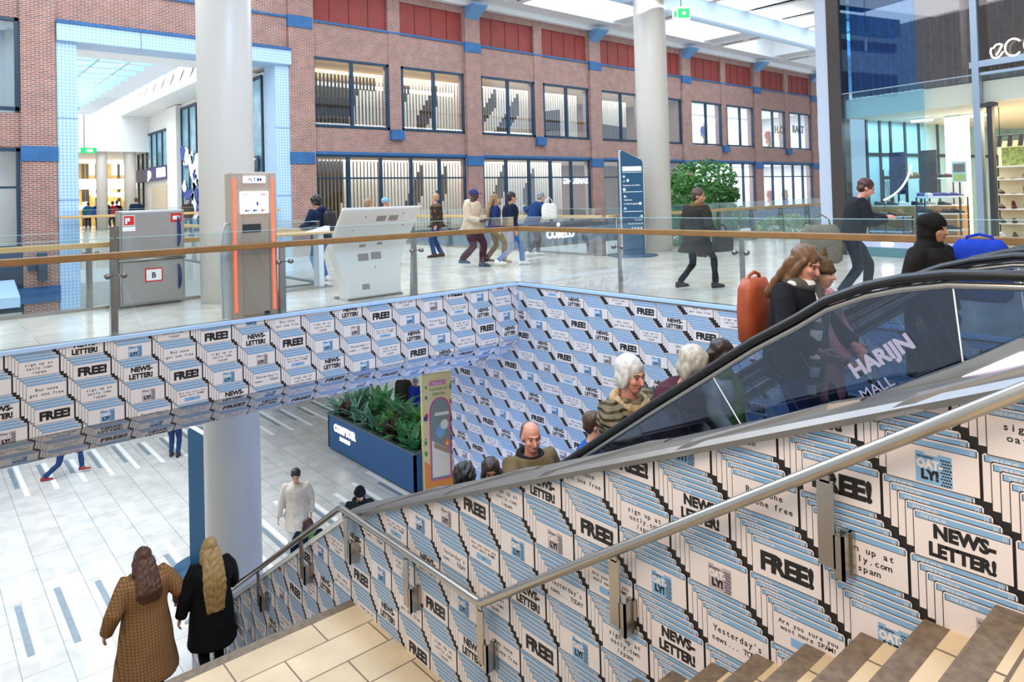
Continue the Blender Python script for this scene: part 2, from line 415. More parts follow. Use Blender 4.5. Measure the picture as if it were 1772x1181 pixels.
# half-planes in u = -y: z <= L1(y); z <= second slope; z >= floor; y <= 11.3; y >= .15; z >= below the steps
reg = [[(-.4144, 1, -1.403+.4144*6.177), (-.652, 1, -1.403+.652*6.177), (0, -1, 5.56), (-1, 0, 11.3), (1, 0, -.15), (.652, -1, .95-.652*.857)]]
W1 = wallpaper('w1', (-1.152, .281), (-.100, .302), (-.476, .120), 1, 1, 4, .030, .0285, reg,
               lambda u, v, l, r: (W1X-.004-EPS*l, -u, v), (-11.3, -.15, -5.5, 1.2), adnear=lambda u, v: u > -3.4,
               pick=lambda i, j: CYC[((-i) % 6)][(-j) % 4])
o = struct(W1.build('wall_stair', [p_w, p_b, p_k, p_p]))
k = MB(); pts = [(.15, L1(.15)-.01), (6.177, L1(6.177)-.01), (11.3, L1(6.177)-.01-.652*(11.3-6.177)), (11.3, LZ), (.15, LZ)]
k.prism([(W1X, y, z) for y, z in pts], (.3, 0, 0)); k.build('wall_core', m_white, o)
# far stairwell wall
reg = [[(0, 1, -.03), (0, -1, 5.56), (-1, 0, 11.9), (1, 0, -.4)]]
W2 = wallpaper('w2', (-7.877, -.55), (-.085, .362), (-.530, .120), 1.22, 1.05, 5, .025, .030, reg,
               lambda u, v, l, r: (XW-.004-EPS*l, -u, v), (-11.9, -.4, -5.5, 0), pick=lambda i, j: CYC[(-i+0) % 6][(-j) % 4])
o = struct(W2.build('wall_far', [p_w, p_b, p_k, p_p])); k = MB(); k.box(XW, XW+.3, .4, 9.7, LZ, -.51); k.box(XW, XW+.3, 9.7, 11.9, LZ, -1.43); k.build('wall_core', m_white, o)
# parapet face and its slanted underside
SL = .66
reg = [[(0, 1, -.0), (0, -1, .98), (-1, 0, 6), (1, 0, XW-.004)], [(0, 1, -.98), (0, -1, .98+SL), (-1, 0, 6), (1, 0, XW-.004)]]
def pl(u, v, l, r):
    if r == 0: return (u, YB-.004-EPS*l, v)
    t = (-.98-v)/SL; n = Vector((0, -.42, -.51)).normalized()*(EPS*l+.004); return (u, YB+.51*t+n.y, -.98-.42*t+n.z)
B = wallpaper('b', (1.992, -.322), (-.072, .283), (-.530, .125), 1.13, 1.12, 4, .027, .030, reg, pl, (-6, XW, -1.64, 0),
              pick=lambda i, j: (('NEWS', 'SIGN', 'OATB', 'FREE') if False else CYC[(-i) % 6])[(-j) % 4])
o = struct(B.build('wall_front', [p_w, p_b, p_k, p_p])); k = MB()
k.prism([(-6, YB, -.0), (-6, YB, -.98), (-6, YB+.51, -1.40), (-6, YB+.6, -1.40), (-6, YB+.6, -.41), (-6, YB+.6, -.41)][:5]+[(-6, YB+.02, -.41), (-6, YB+.02, 0)], (XW+6, 0, 0)); k.build('wall_core', m_white, o)
k = MB(); k.box(-6, XW+.02, YB-.03, YB+.05, .0, .045); k.box(XW-.03, XW+.05, .4, YB+.05, .0, .045); struct(k.build('trim_2', m_lblue))

# stainless capping of the stair wall
k = MB()
z = lambda y: L1(y)
prof = lambda y: [(W1X-.05, y, z(y)), (W1X-.05, y, z(y)+.03), (W1X-.02, y, z(y)+.055), (W1X+.06, y, z(y)+.07), (W1X+.22, y, z(y)+.075), (W1X+.22, y, z(y))]
k.rings([prof(-.4), prof(6.22)], smooth=False)
o = struct(k.build('trim_3', mat('cap_steel', '85807b', .42, metal=.85, var=.1, vscale=2)))
for i in range(5):
    y = 5.75-1.12*i; k = MB()
    Q = lambda yy, x, h: Vector((W1X+x, yy, z(yy)+h))
    k.rings([[Q(y, -.056, .0), Q(y, -.05, .02), Q(y, -.045, .0), Q(y, -.05, -.005)], [Q(y-.15, -.058, .0), Q(y-.15, -.03, .062), Q(y-.15, .0, .075), Q(y-.15, -.01, .05)], [Q(y-.85, .06, .06), Q(y-.85, .08, .095), Q(y-.85, .16, .095), Q(y-.85, .17, .06)], [Q(y-.98, .12, .06), Q(y-.98, .13, .08), Q(y-.98, .2, .08), Q(y-.98, .2, .06)]], smooth=False)
    k.build('anti_slide_fin', mat('fin_steel', '77726d', .45, metal=.6), o, label='brushed steel wedge on the sloping cap')
k = MB(); k.rings([[(W1X-.03, y, L1(6.177)-.652*(y-6.177)+q) for q in (0, .05)]+[(W1X+.32, y, L1(6.177)-.652*(y-6.177)+q) for q in (.05, 0)] for y in (6.18, 11.3)], smooth=False)
struct(k.build('trim_4', m_white))
# ------------------------------------------------------------------ brick front across the void (plane y = 27)
FY = 27.0
PER = 8.83; X0 = 12.6           # a bay: window, narrow pier, window, main pier
wins = []
for k in range(5):
    a = X0+PER*k
    wins += [(a+.08, a+3.68), (a+4.29, a+7.9)]
fb = MB()
def wallrect(x0, x1, z0, z1, th=.5, mi=0): fb.box(x0, x1, FY, FY+th, z0, z1, mi)
ZB = LZ
XE = X0+PER*5+.9
# horizontal bands of brick
for (x0, x1) in ((X0-1, XE), (-12, 3.7)):
    wallrect(x0, x1, 7.66, 9.1); wallrect(x0, x1, 10.62, 11.2); wallrect(x0, x1, 3.63, 4.72); wallrect(x0, x1, -1.1, .1)
wallrect(3.7, 11.62, 7.74, 11.2)
def piers(xs, main):
    for x0, x1 in xs:
        fb.box(x0, x1, FY-(.14 if main else .04), FY+.5, 3.66 if not main else ZB, 10.9)
piers([(X0+PER*k-.93, X0+PER*k) for k in range(1, 6)]+[(11.62, 12.68)], True)
piers([(X0+PER*k+3.68, X0+PER*k+4.29) for k in range(5)], False)
piers([(2.75, 3.7), (-6, -5)], True)
for k in range(0, 6): fb.box(X0+PER*k-.99, X0+PER*k-.93, FY-.05, FY+.4, 0, 10.9); fb.box(X0+PER*k, X0+PER*k+.06, FY-.05, FY+.4, 0, 10.9)
facade = struct(fb.build('wall_back', m_brick))
# stone bands, red panels
st = MB()
for k in range(0, 6):
    x1 = X0+PER*k; x0 = x1-.93 if k else 11.62
    st.box(x0-.03, x1+.03, FY-.17, FY, 3.18, 3.66); st.box(x0-.03, x1+.03, FY-.17, FY, 8.72, 9.2)
    if k < 5: st.box(X0+PER*k+3.66, X0+PER*k+4.31, FY-.22, FY, 4.3, 4.74)
st.box(2.72, 3.73, FY-.17, FY, 3.18, 3.66); st.box(2.6, 3.73, FY-.17, FY, -1.35, -.85)
for k in range(5): st.box(X0+PER*k+.02, X0+PER*k+7.9, FY-.06, FY, 9.08, 9.17); st.box(X0+PER*k+.02, X0+PER*k+7.9, FY-.05, FY+.02, 3.6, 3.72)
st.box(4, 11.6, FY-.06, FY, 9.08, 9.17)
st.build('stone_band', m_stone, facade, label='blue stone blocks and sills')
rp = MB(); rj = MB()
for k in range(-1, 5):
    for (a, c) in ((0, 3.68), (4.29, 7.9)):
        x0, x1 = X0+PER*k+a, X0+PER*k+c
        if x1 < 4: continue
        rp.box(x0, x1, FY+.12, FY+.3, 9.1, 10.62)
        for q in range(1, 4): rj.box(x0+(x1-x0)*q/4-.015, x0+(x1-x0)*q/4+.015, FY+.105, FY+.13, 9.1, 10.62)
rp.build('wall_panel', m_red, facade, label='dark red ribbed metal panels'); rj.build('panel_joint', mat('panel_joint', '4a1a18', .6), facade)
# windows, each its own frame and pane
def win(name, x0, x1, z0, z1, mull, trans=None, fr=.11, ym=None):
    f = MB(); y0, y1 = FY-.03, FY+.12
    f.box(x0, x1, y0, y1, z1-fr, z1); f.box(x0, x1, y0, y1, z0, z0+fr); f.box(x0, x0+fr, y0, y1, z0, z1); f.box(x1-fr, x1, y0, y1, z0, z1)
    o = struct(f.build(name, m_navy)); g = MB()
    for mx in mull:
        g.box(mx-fr*.6, mx+fr*.6, y0+.01, y1, z0+fr, z1-fr)
    if trans:
        g.box(x0+fr, x1-fr, y0+.02, y1-.02, trans-.035, trans+.035)
    if mull or trans: g.build('mullion', m_navy, o)
    g = MB(); g.box(x0+fr*.9, x1-fr*.9, FY+.04, FY+.055, z0+fr*.9, z1-fr*.9); g.build('pane', m_win, o)
    return o
n = 0
for k in range(5):
    for (a, c) in ((.04, 3.66), (4.31, 7.88)):
        n += 1; x0, x1 = X0+PER*k+a, X0+PER*k+c
        win('window_%d' % n, x0, x1, 4.74, 7.66, [(x0*.5+x1*.5)])
for k in range(5):
    n += 1; x0, x1 = X0+PER*k+.04, X0+PER*k+7.88
    win('window_%d' % n, x0, x1, .1, 3.6, [x0+(x1-x0)*q/5 for q in range(1, 5)], 2.6)
win('window_%d' % (n+1), -4.9, 2.72, 4.8, 7.76, [-1.2]); win('window_%d' % (n+2), -4.9, 2.72, .4, 3.6, [-1.2], 2.35)
# rooms behind the glass
room_w = mat('room_wall', '9a7f66', .8); room_c = mat('room_ceiling', 'd8bd98', .8); room_f = mat('room_floor', '8d8072', .6); room_b = mat('room_bright', 'f4f4f6', .7); room_blue = mat('room_blue', '2f7096', .6)
def room(x0, x1, z0, z1, dep, mw, mc):
    k = MB(); y0, y1 = FY+.5, FY+dep
    k.box(x0, x1, y1, y1+.1, z0, z1); struct(k.build('wall_room_back', mw))
    k = MB(); k.box(x0, x1, y0, y1, z1, z1+.1); struct(k.build('ceiling_room', mc)); k = MB(); k.box(x0, x1, y0, y1, z0-.1, z0); struct(k.build('floor_room', room_f))
    for xa in (x0-.1, x1): k = MB(); k.box(xa, xa+.1, y0, y1, z0, z1); struct(k.build('wall_room_side', mw))
room(12.6, 39, 4.7, 7.75, 6.5, room_w, room_c); room(12.6, 39, .05, 3.62, 6.5, room_w, room_c)
room(39.2, XE-.9, 4.7, 7.75, 5, room_b, room_b); room(39.2, XE-.9, .05, 3.62, 5, room_b, room_b)
room(-5.5, 2.7, 4.7, 7.8, 5, room_blue, room_blue); room(-5.5, 2.7, .3, 3.62, 5, room_w, room_b)
for (x, z, w, e, c) in ((25.8, 7.65, 25, 700, (1, .80, .58)), (25.8, 3.55, 25, 700, (1, .83, .64)), (47.5, 7.65, 15, 1100, (.9, .95, 1)), (47.5, 3.55, 15, 1200, (.95, .97, 1)), (-1.5, 7.7, 7, 120, (.5, .8, 1)), (-1.5, 3.5, 7, 500, (1, .95, .9))):
    area('shop_ceiling_light', (x, FY+2.8, z), w, e, c, sy=4)
for zz in (7.6, 3.5): area('shop_window_light', (24, FY+.62, zz), 22, 250, (1, .96, .9), (math.radians(28), 0, 0), sy=.25)  # added just in front of the slats to light their faces
for i, (zc_, l) in enumerate(((6.5, 'curved white reflection modelled as a tube in the upper window left of the passage'), (1.6, 'curved white reflection modelled as a tube in the lower window left of the passage'))):
    t = thing('reflection_arc', l, 'light', (0.6, FY+1.2, zc_)); q = MB(); sg = 1 if i == 0 else -1
    q.tube([(2.6*math.cos(a)-.6, 0, sg*2.0*math.sin(a)-.9*sg) for a in [.05+.09*j for j in range(12)]], .05, 8, round_ends=True); q.build('tube', m_lamp, t); q = MB(); q.tube([(1.9, 0, -.8*sg), (1.9, .0, 1.25 if i == 0 else 2.0)], .015); q.build('hanger', m_dark, t)  # glowing arcs for a reflected LED ring; tubes and hangers are added
# slatted screens behind the first bays: white slats, with dark diagonal steps
m_slat = mat('slat_white', 'fbf6ea', .5); m_slatd = mat('slat_dark', '23262b', .5)
def slats(x0, x1, z0, z1, darks, nm, label, fade=None):
    t = thing(nm, label, 'screen', ((x0+x1)/2, FY+1.0, z0), group=None); cx = (x0+x1)/2
    w_ = MB(); ds = [MB() for _ in darks]; k = 0; x = x0
    while x < x1-.05:
        segs = [(z0, z1, 0)]
        for di, (xa, xb, f0, f1) in enumerate(darks):
            if xa <= x <= xb:
                u = (x-xa)/(xb-xa); za, zb = f0[0]+(f1[0]-f0[0])*u, f0[1]+(f1[1]-f0[1])*u; za, zb = max(z0, za), min(z1, zb)
                out = []
                for (p, q, d) in segs:
                    if d or zb <= p or za >= q: out.append((p, q, d)); continue
                    if za > p: out.append((p, za, 0))
                    out.append((max(p, za), min(q, zb), di+1))
                    if zb < q: out.append((zb, q, 0))
                segs = out
        for (p, q, d) in segs: (ds[d-1] if d else w_).box(x-cx, x-cx+.075, 0, .06, p-z0, q-z0)
        x += .175
    w_.box(x0-cx, x1-cx, .06, .09, z1-z0-.06, z1-z0); w_.box(x0-cx, x1-cx, .06, .09, 0, .06)
    w_.build('slats', m_slat, t, label='white upright slats')
    for d_ in ds:
        if d_.v: d_.build('dark_slats', m_slatd, t, label='black slats forming a stepped band')
    return t
z0, z1 = 4.702, 7.05
slats(X0+.5, X0+4.4, z0, z1+.3, [(X0+.3, X0+2.0, (4.7, 7.2), (4.7, 7.2)), (X0+2.0, X0+2.7, (4.7, 7.2), (6.6, 7.2)), (X0+2.7, X0+3.6, (6.6, 7.2), (6.6, 7.2))], 'slat_screen', 'slatted screen, mostly black, in the upper window nearest the passage')
slats(X0+4.6, X0+8.7, z0, z1+.3, [(X0+4.4, X0+5.4, (4.7, 7), (6.8, 7)), (X0+5.8, X0+7.0, (4.3, 5.6), (6.3, 7.3))], 'slat_screen', 'slatted screen with a thin black diagonal in the second upper window from the passage')
slats(X0+PER+.2, X0+PER+4.5, z0, z1+.3, [(X0+PER+.6, X0+PER+1.8, (5.0, 5.6), (6.3, 7.3)), (X0+PER+1.7, X0+PER+3.4, (4.2, 5.0), (6.0, 7.2))], 'slat_screen', 'slatted screen with two black diagonals in the third upper window from the passage')
slats(X0+PER+4.7, X0+PER+8.0, z0, z1+.3, [(X0+PER+4.6, X0+PER+6.6, (4.9, 6.2), (4.9, 6.5))], 'slat_screen', 'slatted screen with a black block in the fourth upper window from the passage')
slats(X0+PER*2+.1, X0+PER*2+3.6, z0, z1+.2, [(X0+PER*2, X0+PER*2+3.7, (4.6, 5.9), (4.6, 5.7))], 'slat_screen', 'pale slatted screen above a dark base in the fifth upper window from the passage')
for q, (lab, dk) in enumerate((('slatted screen behind the lower shop window nearest the passage', [(X0+.3, X0+1.5, (.2, 3.5), (.2, 3.5)), (X0+1.5, X0+1.9, (.2, 3.5), (2.6, 3.5)), (X0+4.7, X0+6.0, (-.4, .9), (1.9, 3.4)), (X0+6.3, X0+7.5, (-.2, .9), (2.2, 3.6))]),
                   ('slatted screen behind the second lower shop window from the passage', [(X0+PER+1.2, X0+PER+2.4, (-.2, 1.2), (2.2, 3.6)), (X0+PER+3.6, X0+PER+4.4, (.2, 2), (.2, 3.2))]))):
    xa = X0+PER*q; slats(xa+.5, xa+(8.6 if q == 0 else 6.6), .052, 3.45, dk, 'slat_screen', lab)
# letters seen reversed on the shop window beside the second screen
k = MB(); letters(k, [[(-x, y) for x, y in q][::-1] for q in text2d('SAMSUNG', 0, 0, .3, .03, 'L')], (X0+PER+7.7, FY+.085, 2.25), (1, 0, 0), (0, 0, 1), .03)
tag(k.build('window_lettering', mat('lit_letter', 'e8eef6', .5, emit=1.2)), 'white shop letters seen from behind in the second lower window', 'sign')
k = MB(); letters(k, text2d('H.O', 0, 0, .55, .04, 'L'), (X0+PER*4+2.2, FY+.085, 5.95), (1, 0, 0), (0, 0, 1), .03)
tag(k.build('window_lettering', mat('brown_letter', '8a6a50', .5)), 'brown letters in the upper window second from the far right end', 'sign')
k = MB(); letters(k, text2d('RALT', 0, 0, .55, .04, 'L'), (X0+PER*4+5.0, FY+.085, 6.1), (1, 0, 0), (0, 0, 1), .03)
tag(k.build('window_lettering', mat('dark_letter', '3c4048', .5)), 'dark letters in the last upper window at the far right end', 'sign')
# blue-steel corbels under the roof edge
for k in range(1, 6):
    x = X0+PER*k-.9; c = MB()
    c.prism([(x, FY-.14, 10.35), (x, FY-.14, 10.95), (x, FY-.95, 10.95), (x, FY-.92, 10.87)], (.8, 0, 0))
    struct(c.build('corbel', mat('corbel_blue', '6c9ac8', .5)))
# perforated portal of the passage
def perf():
    M = bpy.data.materials.new('perforated_panel'); M.use_nodes = True; nt = M.node_tree; b_ = nt.nodes['Principled BSDF']; b_.inputs['Roughness'].default_value = .45
    tc = nt.nodes.new('ShaderNodeTexCoord'); mp = nt.nodes.new('ShaderNodeMapping'); mp.inputs['Rotation'].default_value = (0, math.radians(45), 0); mp.inputs['Scale'].default_value = (13, 13, 13)
    ch = nt.nodes.new('ShaderNodeTexChecker'); ch.inputs['Scale'].default_value = 1; ch.inputs['Color1'].default_value = lin('bcd4ee'); ch.inputs['Color2'].default_value = lin('98bbe0')
    nt.links.new(tc.outputs['Object'], mp.inputs[0]); nt.links.new(mp.outputs[0], ch.inputs[0]); nt.links.new(ch.outputs[0], b_.inputs['Base Color']); return M
m_perf = perf()
k = MB(); k.box(3.72, 4.3, FY-.1, FY+1, LZ, 7.74); k.box(11.05, 11.64, FY-.1, FY+1, LZ, 7.74); k.box(3.72, 11.66, FY-.25, FY+1.0, 7.15, 7.72)
o = struct(k.build('trim_5', m_perf)); k = MB(); k.box(3.7, 11.66, FY-.3, FY, 7.72, 7.82); 
for z_ in (1.9, 4.6): k.box(3.71, 4.31, FY-.105, FY, z_, z_+.02); k.box(11.04, 11.65, FY-.105, FY, z_, z_+.02)
for x in (6.2, 8.9): k.box(x, x+.02, FY-.255, FY, 7.15, 7.72)
k.build('edge_strip', m_stone, o)
# blue box awning and shop front on the lower left
k = MB(); k.box(-5, 2.74, FY-1.0, FY, -2.2, -1.75); k.box(-5, 2.74, FY-.05, FY+.3, -1.6, .4); k.box(-5, 2.74, FY-.1, FY, -5.5, -2.6)
struct(k.build('trim_6', m_navy))
k = MB(); k.prism([(-5, FY-1.7, -.95), (2.5, FY-1.7, -.95), (2.5, FY-.16, -.55), (-5, FY-.16, -.55)], (0, 0, -.3)); tag(k.build('awning', m_lblue), 'pale flat awning over the lower shop at far left', 'awning')
k = MB(); k.box(3.1, 3.35, FY-.45, FY-.14, -.65, .25); k.box(2.85, 3.1, FY-.25, FY-.14, -.3, .1); tag(k.build('wall_speaker', m_navy, bevel=.02), 'dark blue box fixed low on the left brick pier', 'speaker')

# ------------------------------------------------------------------ passage beyond the portal
k = MB(); k.box(11.05, 11.4, FY+1.1, 49.3, .3, 7.0, 0); k.box(2.2, 3.7, FY+1.1, 60, .3, 9.5, 0); struct(k.build('wall_passage', m_white))
k = MB(); k.box(3.3, 22, 60, 60.3, -1, 10, 0); k.box(10.75, 11.05, 39.4, 41.2, .32, 6.95); struct(k.build('wall_passage_end', m_white))
k = MB(); k.box(3.7, 12, FY+1.1, 30, 7.25, 7.4); k.box(9.5, 22, 30, 60, 7.0, 7.2); k.box(2, 4.4, 30, 60, 8.4, 8.6); struct(k.build('ceiling_passage', m_soff))
k = MB()
for i in range(16): k.box(4.3, 9.4, 31+1.8*i, 31.12+1.8*i, 8.7, 8.95)
for x in (5.5, 6.8, 8.1): k.box(x, x+.1, 30, 60, 8.6, 8.8)
struct(k.build('trim_7', mat('roof_bar', '86b4d0', .5)))
k = MB()
for i in range(18): k.prism([(9.5, 30+1.65*i, 7.2), (9.5, 30.9+1.65*i, 7.2), (9.9, 30.9+1.65*i, 8.3), (9.9, 30+1.65*i, 8.3)], (.1, 0, 0))
k.box(9.95, 10.0, 30, 60, 7.2, 8.3); struct(k.build('trim_8', m_white))
area('lobby_fill', (10, 54, 4.3), 9, 500, (1, .88, .68), (math.radians(55), 0, 0), sy=1)  # warm fill added to brighten the end store
area('passage_daylight', (7, 42, 9.6), 5, 2000, (.95, .98, 1), sy=28)
# glazed shop fronts along its right wall
def shopfront(y0, y1, z0, z1, nm, mull, sign=None):
    f = MB()
    for t in range(mull+1):
        y = y0+(y1-y0)*t/mull; f.box(10.96, 11.06, y-.05, y+.05, z0, z1)
    f.box(10.96, 11.06, y0, y1, z0-.05, z0+.05); f.box(10.96, 11.06, y0, y1, z1-.08, z1+.05)
    o = struct(f.build(nm, m_navy)); g = MB(); g.box(11.02, 11.045, y0, y1, z0, z1); g.build('pane', mat('teal_pane', '7fb0c4', .1, var=.3, vscale=1.2), o)
shopfront(28.2, 30.6, .4, 6.85, 'window_20', 2); shopfront(33, 39.3, .4, 6.75, 'window_21', 5); shopfront(41.9, 46.5, 3.9, 5.95, 'window_22', 4); shopfront(47.5, 48.6, .4, 5.2, 'window_23', 1)
t = thing('fascia_sign', 'purple shop fascia with white letters on the right side of the passage', 'sign', (10.95, 45, 3.5))
k = MB(); k.box(-.07, .04, -3, 3.6, -.37, .38); k.build('board', mat('purple_sign', '4a4a86', .5), t)
q = MB(); letters(q, text2d('JD', 0, 0, .42, .04, 'L'), (-.07, .8, -.2), (0, -1, 0), (0, 0, 1), .03); q.build('lettering', m_lamp, t, label='white lit letters'); q = MB(); q.box(-.1, -.07, -2.9, -1.2, -.2, .3); q.build('light_panel', m_lamp, t, label='white lit panel')
k = MB(); k.box(10.9, 11.02, 42.1, 45.2, .35, 2.8); tag(k.build('shop_entrance', mat('tan_opening', 'd8c8b0', .7)), 'pale lit shop doorway below the purple fascia', 'entrance')
t = thing('hanging_sign', 'dark sign board with a white swoosh in the shop window beside the portal', 'sign', (10.9, 29.2, 3.25)); k = MB(); k.box(-.03, .03, -.75, .75, -.3, .35); k.tube([(0, .5, .35), (0, .5, 3.6)], .015); k.build('board', m_navy, t)
k = MB(); pts = [(0, .12), (.12, .02), (.3, .02), (1.05, .36), (.3, .14), (.16, .13), (.02, .2)]; letters(k, [pts], (-.03, .55, -.12), (0, -1, 0), (0, 0, 1), .02); k.build('mark', m_lamp, t, label='white swoosh mark')
t = thing('window_sticker', 'blue and white scattered window stickers just left of the left column', 'sticker', (10.94, 36, 2.7)); k = MB(); kb_ = MB(); rnd = random.Random(11)
for i in range(60):
    cy, cz, r_ = -2.5+rnd.random()*5.5, -1.7+rnd.random()*3.4, .16+.3*rnd.random()
    (kb_ if i % 3 == 0 else k).prism([(-.002*(i % 7), cy+r_*math.cos(a)*(1+.4*math.sin(3*a+i)), cz+r_*math.sin(a)) for a in [2*math.pi*j/9 for j in range(9)]], (.012, 0, 0))
k.build('white_print', mat('sticker_white', 'f4f6fb', .5), t, label='white print')['kind'] = 'stuff'; kb_.build('blue_print', mat('sticker_blue', '2f4fa8', .5), t, label='blue print')['kind'] = 'stuff'
# end store
EY = 59.9; zq = lambda px, py: ony(px, py, EY).z; xq = lambda px: ony(px, 300, EY).x
t = thing('end_store_front', 'gold lit two storey shop front at the far end of the passage', 'shop', (9, EY, .32))
def sub(nm, mt, boxes, label=None):
    k = MB()
    for b_ in boxes: k.box(*b_)
    k.v = [(x-9, y-EY, z-.32) for x, y, z in k.v]; return k.build(nm, mt, t, label=label)
gold = mat('gold_shop', 'c9a55f', .5, var=.35, vscale=1.5); za, zb_, zc, zd = zq(180, 278), zq(180, 310), zq(180, 328), zq(180, 277); zt = zq(180, 278)
sub('lower_display', gold, [(8, 16, EY-.2, EY, .33, zc)]); sub('upper_display', mat('gold_upper', 'a58a5c', .5, var=.3, vscale=1), [(8, 16, EY-.2, EY, zb_, zt)])
sub('fascia', m_white, [(8, 16, EY-.4, EY, zc, zb_)])
for x in (158, 197, 211): x_ = xq(x); sub('strip_light', m_lamp, [(x_-.15, x_+.15, EY-.3, EY-.2, zb_+.3, zt-.2)], 'warm upright light strip')
rnd = random.Random(4)
for i in range(16): x_ = xq(140+6*i); z_ = 1.2+1.6*rnd.random(); sub('shop_lamp', m_lamp, [(x_-.2, x_+.2, EY-.3, EY-.2, z_, z_+.22+.2*rnd.random())], 'warm lit lamp')
q = MB(); letters(q, text2d('stradivarius', 0, 0, .6, .06, 'L', .85), (xq(186)-9, -.45, (zb_+zc)/2-.3-.32), (1, 0, 0), (0, 0, 1), .1); q.build('lettering', m_lamp, t, label='white shop lettering')
for x in (143, 150, 166, 204, 222): x_ = xq(x); sub('mullion', m_dark, [(x_-.1, x_+.1, EY-.3, EY-.2, .35, zc), (x_-.07, x_+.07, EY-.3, EY-.2, zb_, zt)])
for i, (px, Y, r_) in enumerate(((176, 46.5, .29), (225, 46.5, .33))):
    k = MB(); x = ony(px, 300, Y).x; k.cyl(x, Y, .32, 7.0 if i else 6.2, r_); k.cyl(x, Y, 5.9 if not i else 6.8, 6.2 if not i else 7.0, r_*1.1); struct(k.build('column', m_col))
k = MB(); k.box(3.7, 16, 46.0, 59.3, ony(180, 262, 46).z, 7.0); struct(k.build('ceiling_lobby', m_soff))
p_ = ony(146, 262, 45); t = thing('exit_sign', 'small green exit sign hanging inside the passage', 'sign', (p_.x, 45, p_.z-.1)); q = MB(); q.box(-.45, .6, -.04, .04, 0, .3); q.build('panel', m_green, t); q = MB(); q.box(-.3, -.2, -.05, -.04, .06, .24); q.build('pictogram', m_lamp, t); q = MB(); q.box(.1, .4, -.05, -.04, .08, .2); q.build('arrow', m_lamp, t)
q = MB(); q.tube([(0, 0, .3), (0, 0, 2.2)], .02); q.build('hanger', m_dark, t)

# ------------------------------------------------------------------ columns
for (x, y, lab) in ((4.12, 12.18, 'left'), (15.85, 12.2, 'right')):
    k = MB(); k.cyl(x, y, LZ if x < 10 else 0, 12, .445, 48); struct(k.build('column', m_col))

# ------------------------------------------------------------------ hall ceiling, beam and roof lights
k = MB(); k.box(8, 46, 12.45, 12.85, 7.05, 7.66); o = struct(k.build('beam', mat('beam_blue', '9db4cc', .5)))
k = MB()
k.box(10, 46, -6, 12.45, 7.75, 7.9); struct(k.build('ceiling', m_dark))
for i in range(11):
    for j in range(6):
        k = MB(); x = 14.6+2.05*i+.9; y = 12.4-3.05*j
        k.box(x, x+1.62, y-2.98, y, 7.62, 7.7)
        if j < 3 and i > 0: struct(k.build('ceiling_panel', m_soff, bevel=.01))
t = MB(); t.box(11.5, 62, 25.7, 27.0, 11.2, 11.5); t.box(11.5, 62, 26.7, 27, 10.95, 11.2); struct(t.build('ceiling_edge', m_soff))
t = MB(); t.box(11.5, 62, 25.6, 25.7, 11.2, 13.0); struct(t.build('wall_roof_light', m_soff))
for k in range(6):
    x = X0+PER*k+.6-PER*0; t = MB(); t.box(x, x+.9, 12.9, 25.7, 11.1, 11.6)
    t.box(x-.9, x, 13, 25.7, 11.3, 13); t.box(x+.9, x+1.0, 13, 25.7, 11.3, 13)
    o = struct(t.build('roof_beam', m_soff)); q = MB()
    for j in range(6): q.box(x+.3, x+.42, 13.6+2*j, 15.1+2*j, 11.085, 11.1)
    q.build('light_slot', m_steel2, o)
t = MB()
for k in range(5):
    x = X0+PER*k+1.6
    t.box(x+3.3, x+3.5, 14, 25.7, 12.9, 13.3); t.box(x+1.0, x+7.4, 18.6, 18.8, 12.9, 13.3); t.box(x+1.0, x+7.4, 22.6, 22.75, 12.9, 13.3)
    for q in range(1, 8): t.box(x+q*.85, x+q*.85+.05, 14, 25.7, 13.2, 13.3)
struct(t.build('roof_bar', m_navy))
area('ceiling_panel_fill', (26, 11.9, 6.7), 26, 260, (1, .98, .95), (math.radians(180-25), 0, 0), sy=.4)  # added in place of floor bounce to brighten the ceiling panels
# exit sign under the hall ceiling
t = thing('exit_sign', 'green and white exit sign hanging by the right column', 'sign', (13.6, 9.55, 5.62), math.radians(-40))
q = MB(); q.box(-.2, .2, -.02, .02, 0, .3); q.build('panel', mat('sign_white', 'f2fbf4', .5, emit=.6), t); q = MB(); q.box(-.08, .19, -.03, -.02, .04, .26); q.build('green_field', m_green, t)
q = MB(); letters(q, [[(-.06+.12, .13), (.1, .13), (.1, .09), (.16, .15), (.1, .21), (.1, .17), (.06, .17)]], (-.05, -.031, 0), (1, 0, 0), (0, 0, 1), .003); q.build('arrow', mat('sign_mark', 'ffffff', .5, emit=.8), t); q = MB(); q.box(-.17, -.11, -.03, -.02, .06, .2); q.build('pictogram', m_green, t)
q = MB(); q.tube([(.0, 0, .3), (.0, 0, 2.1)], .012); q.build('hanger', m_steel2, t)
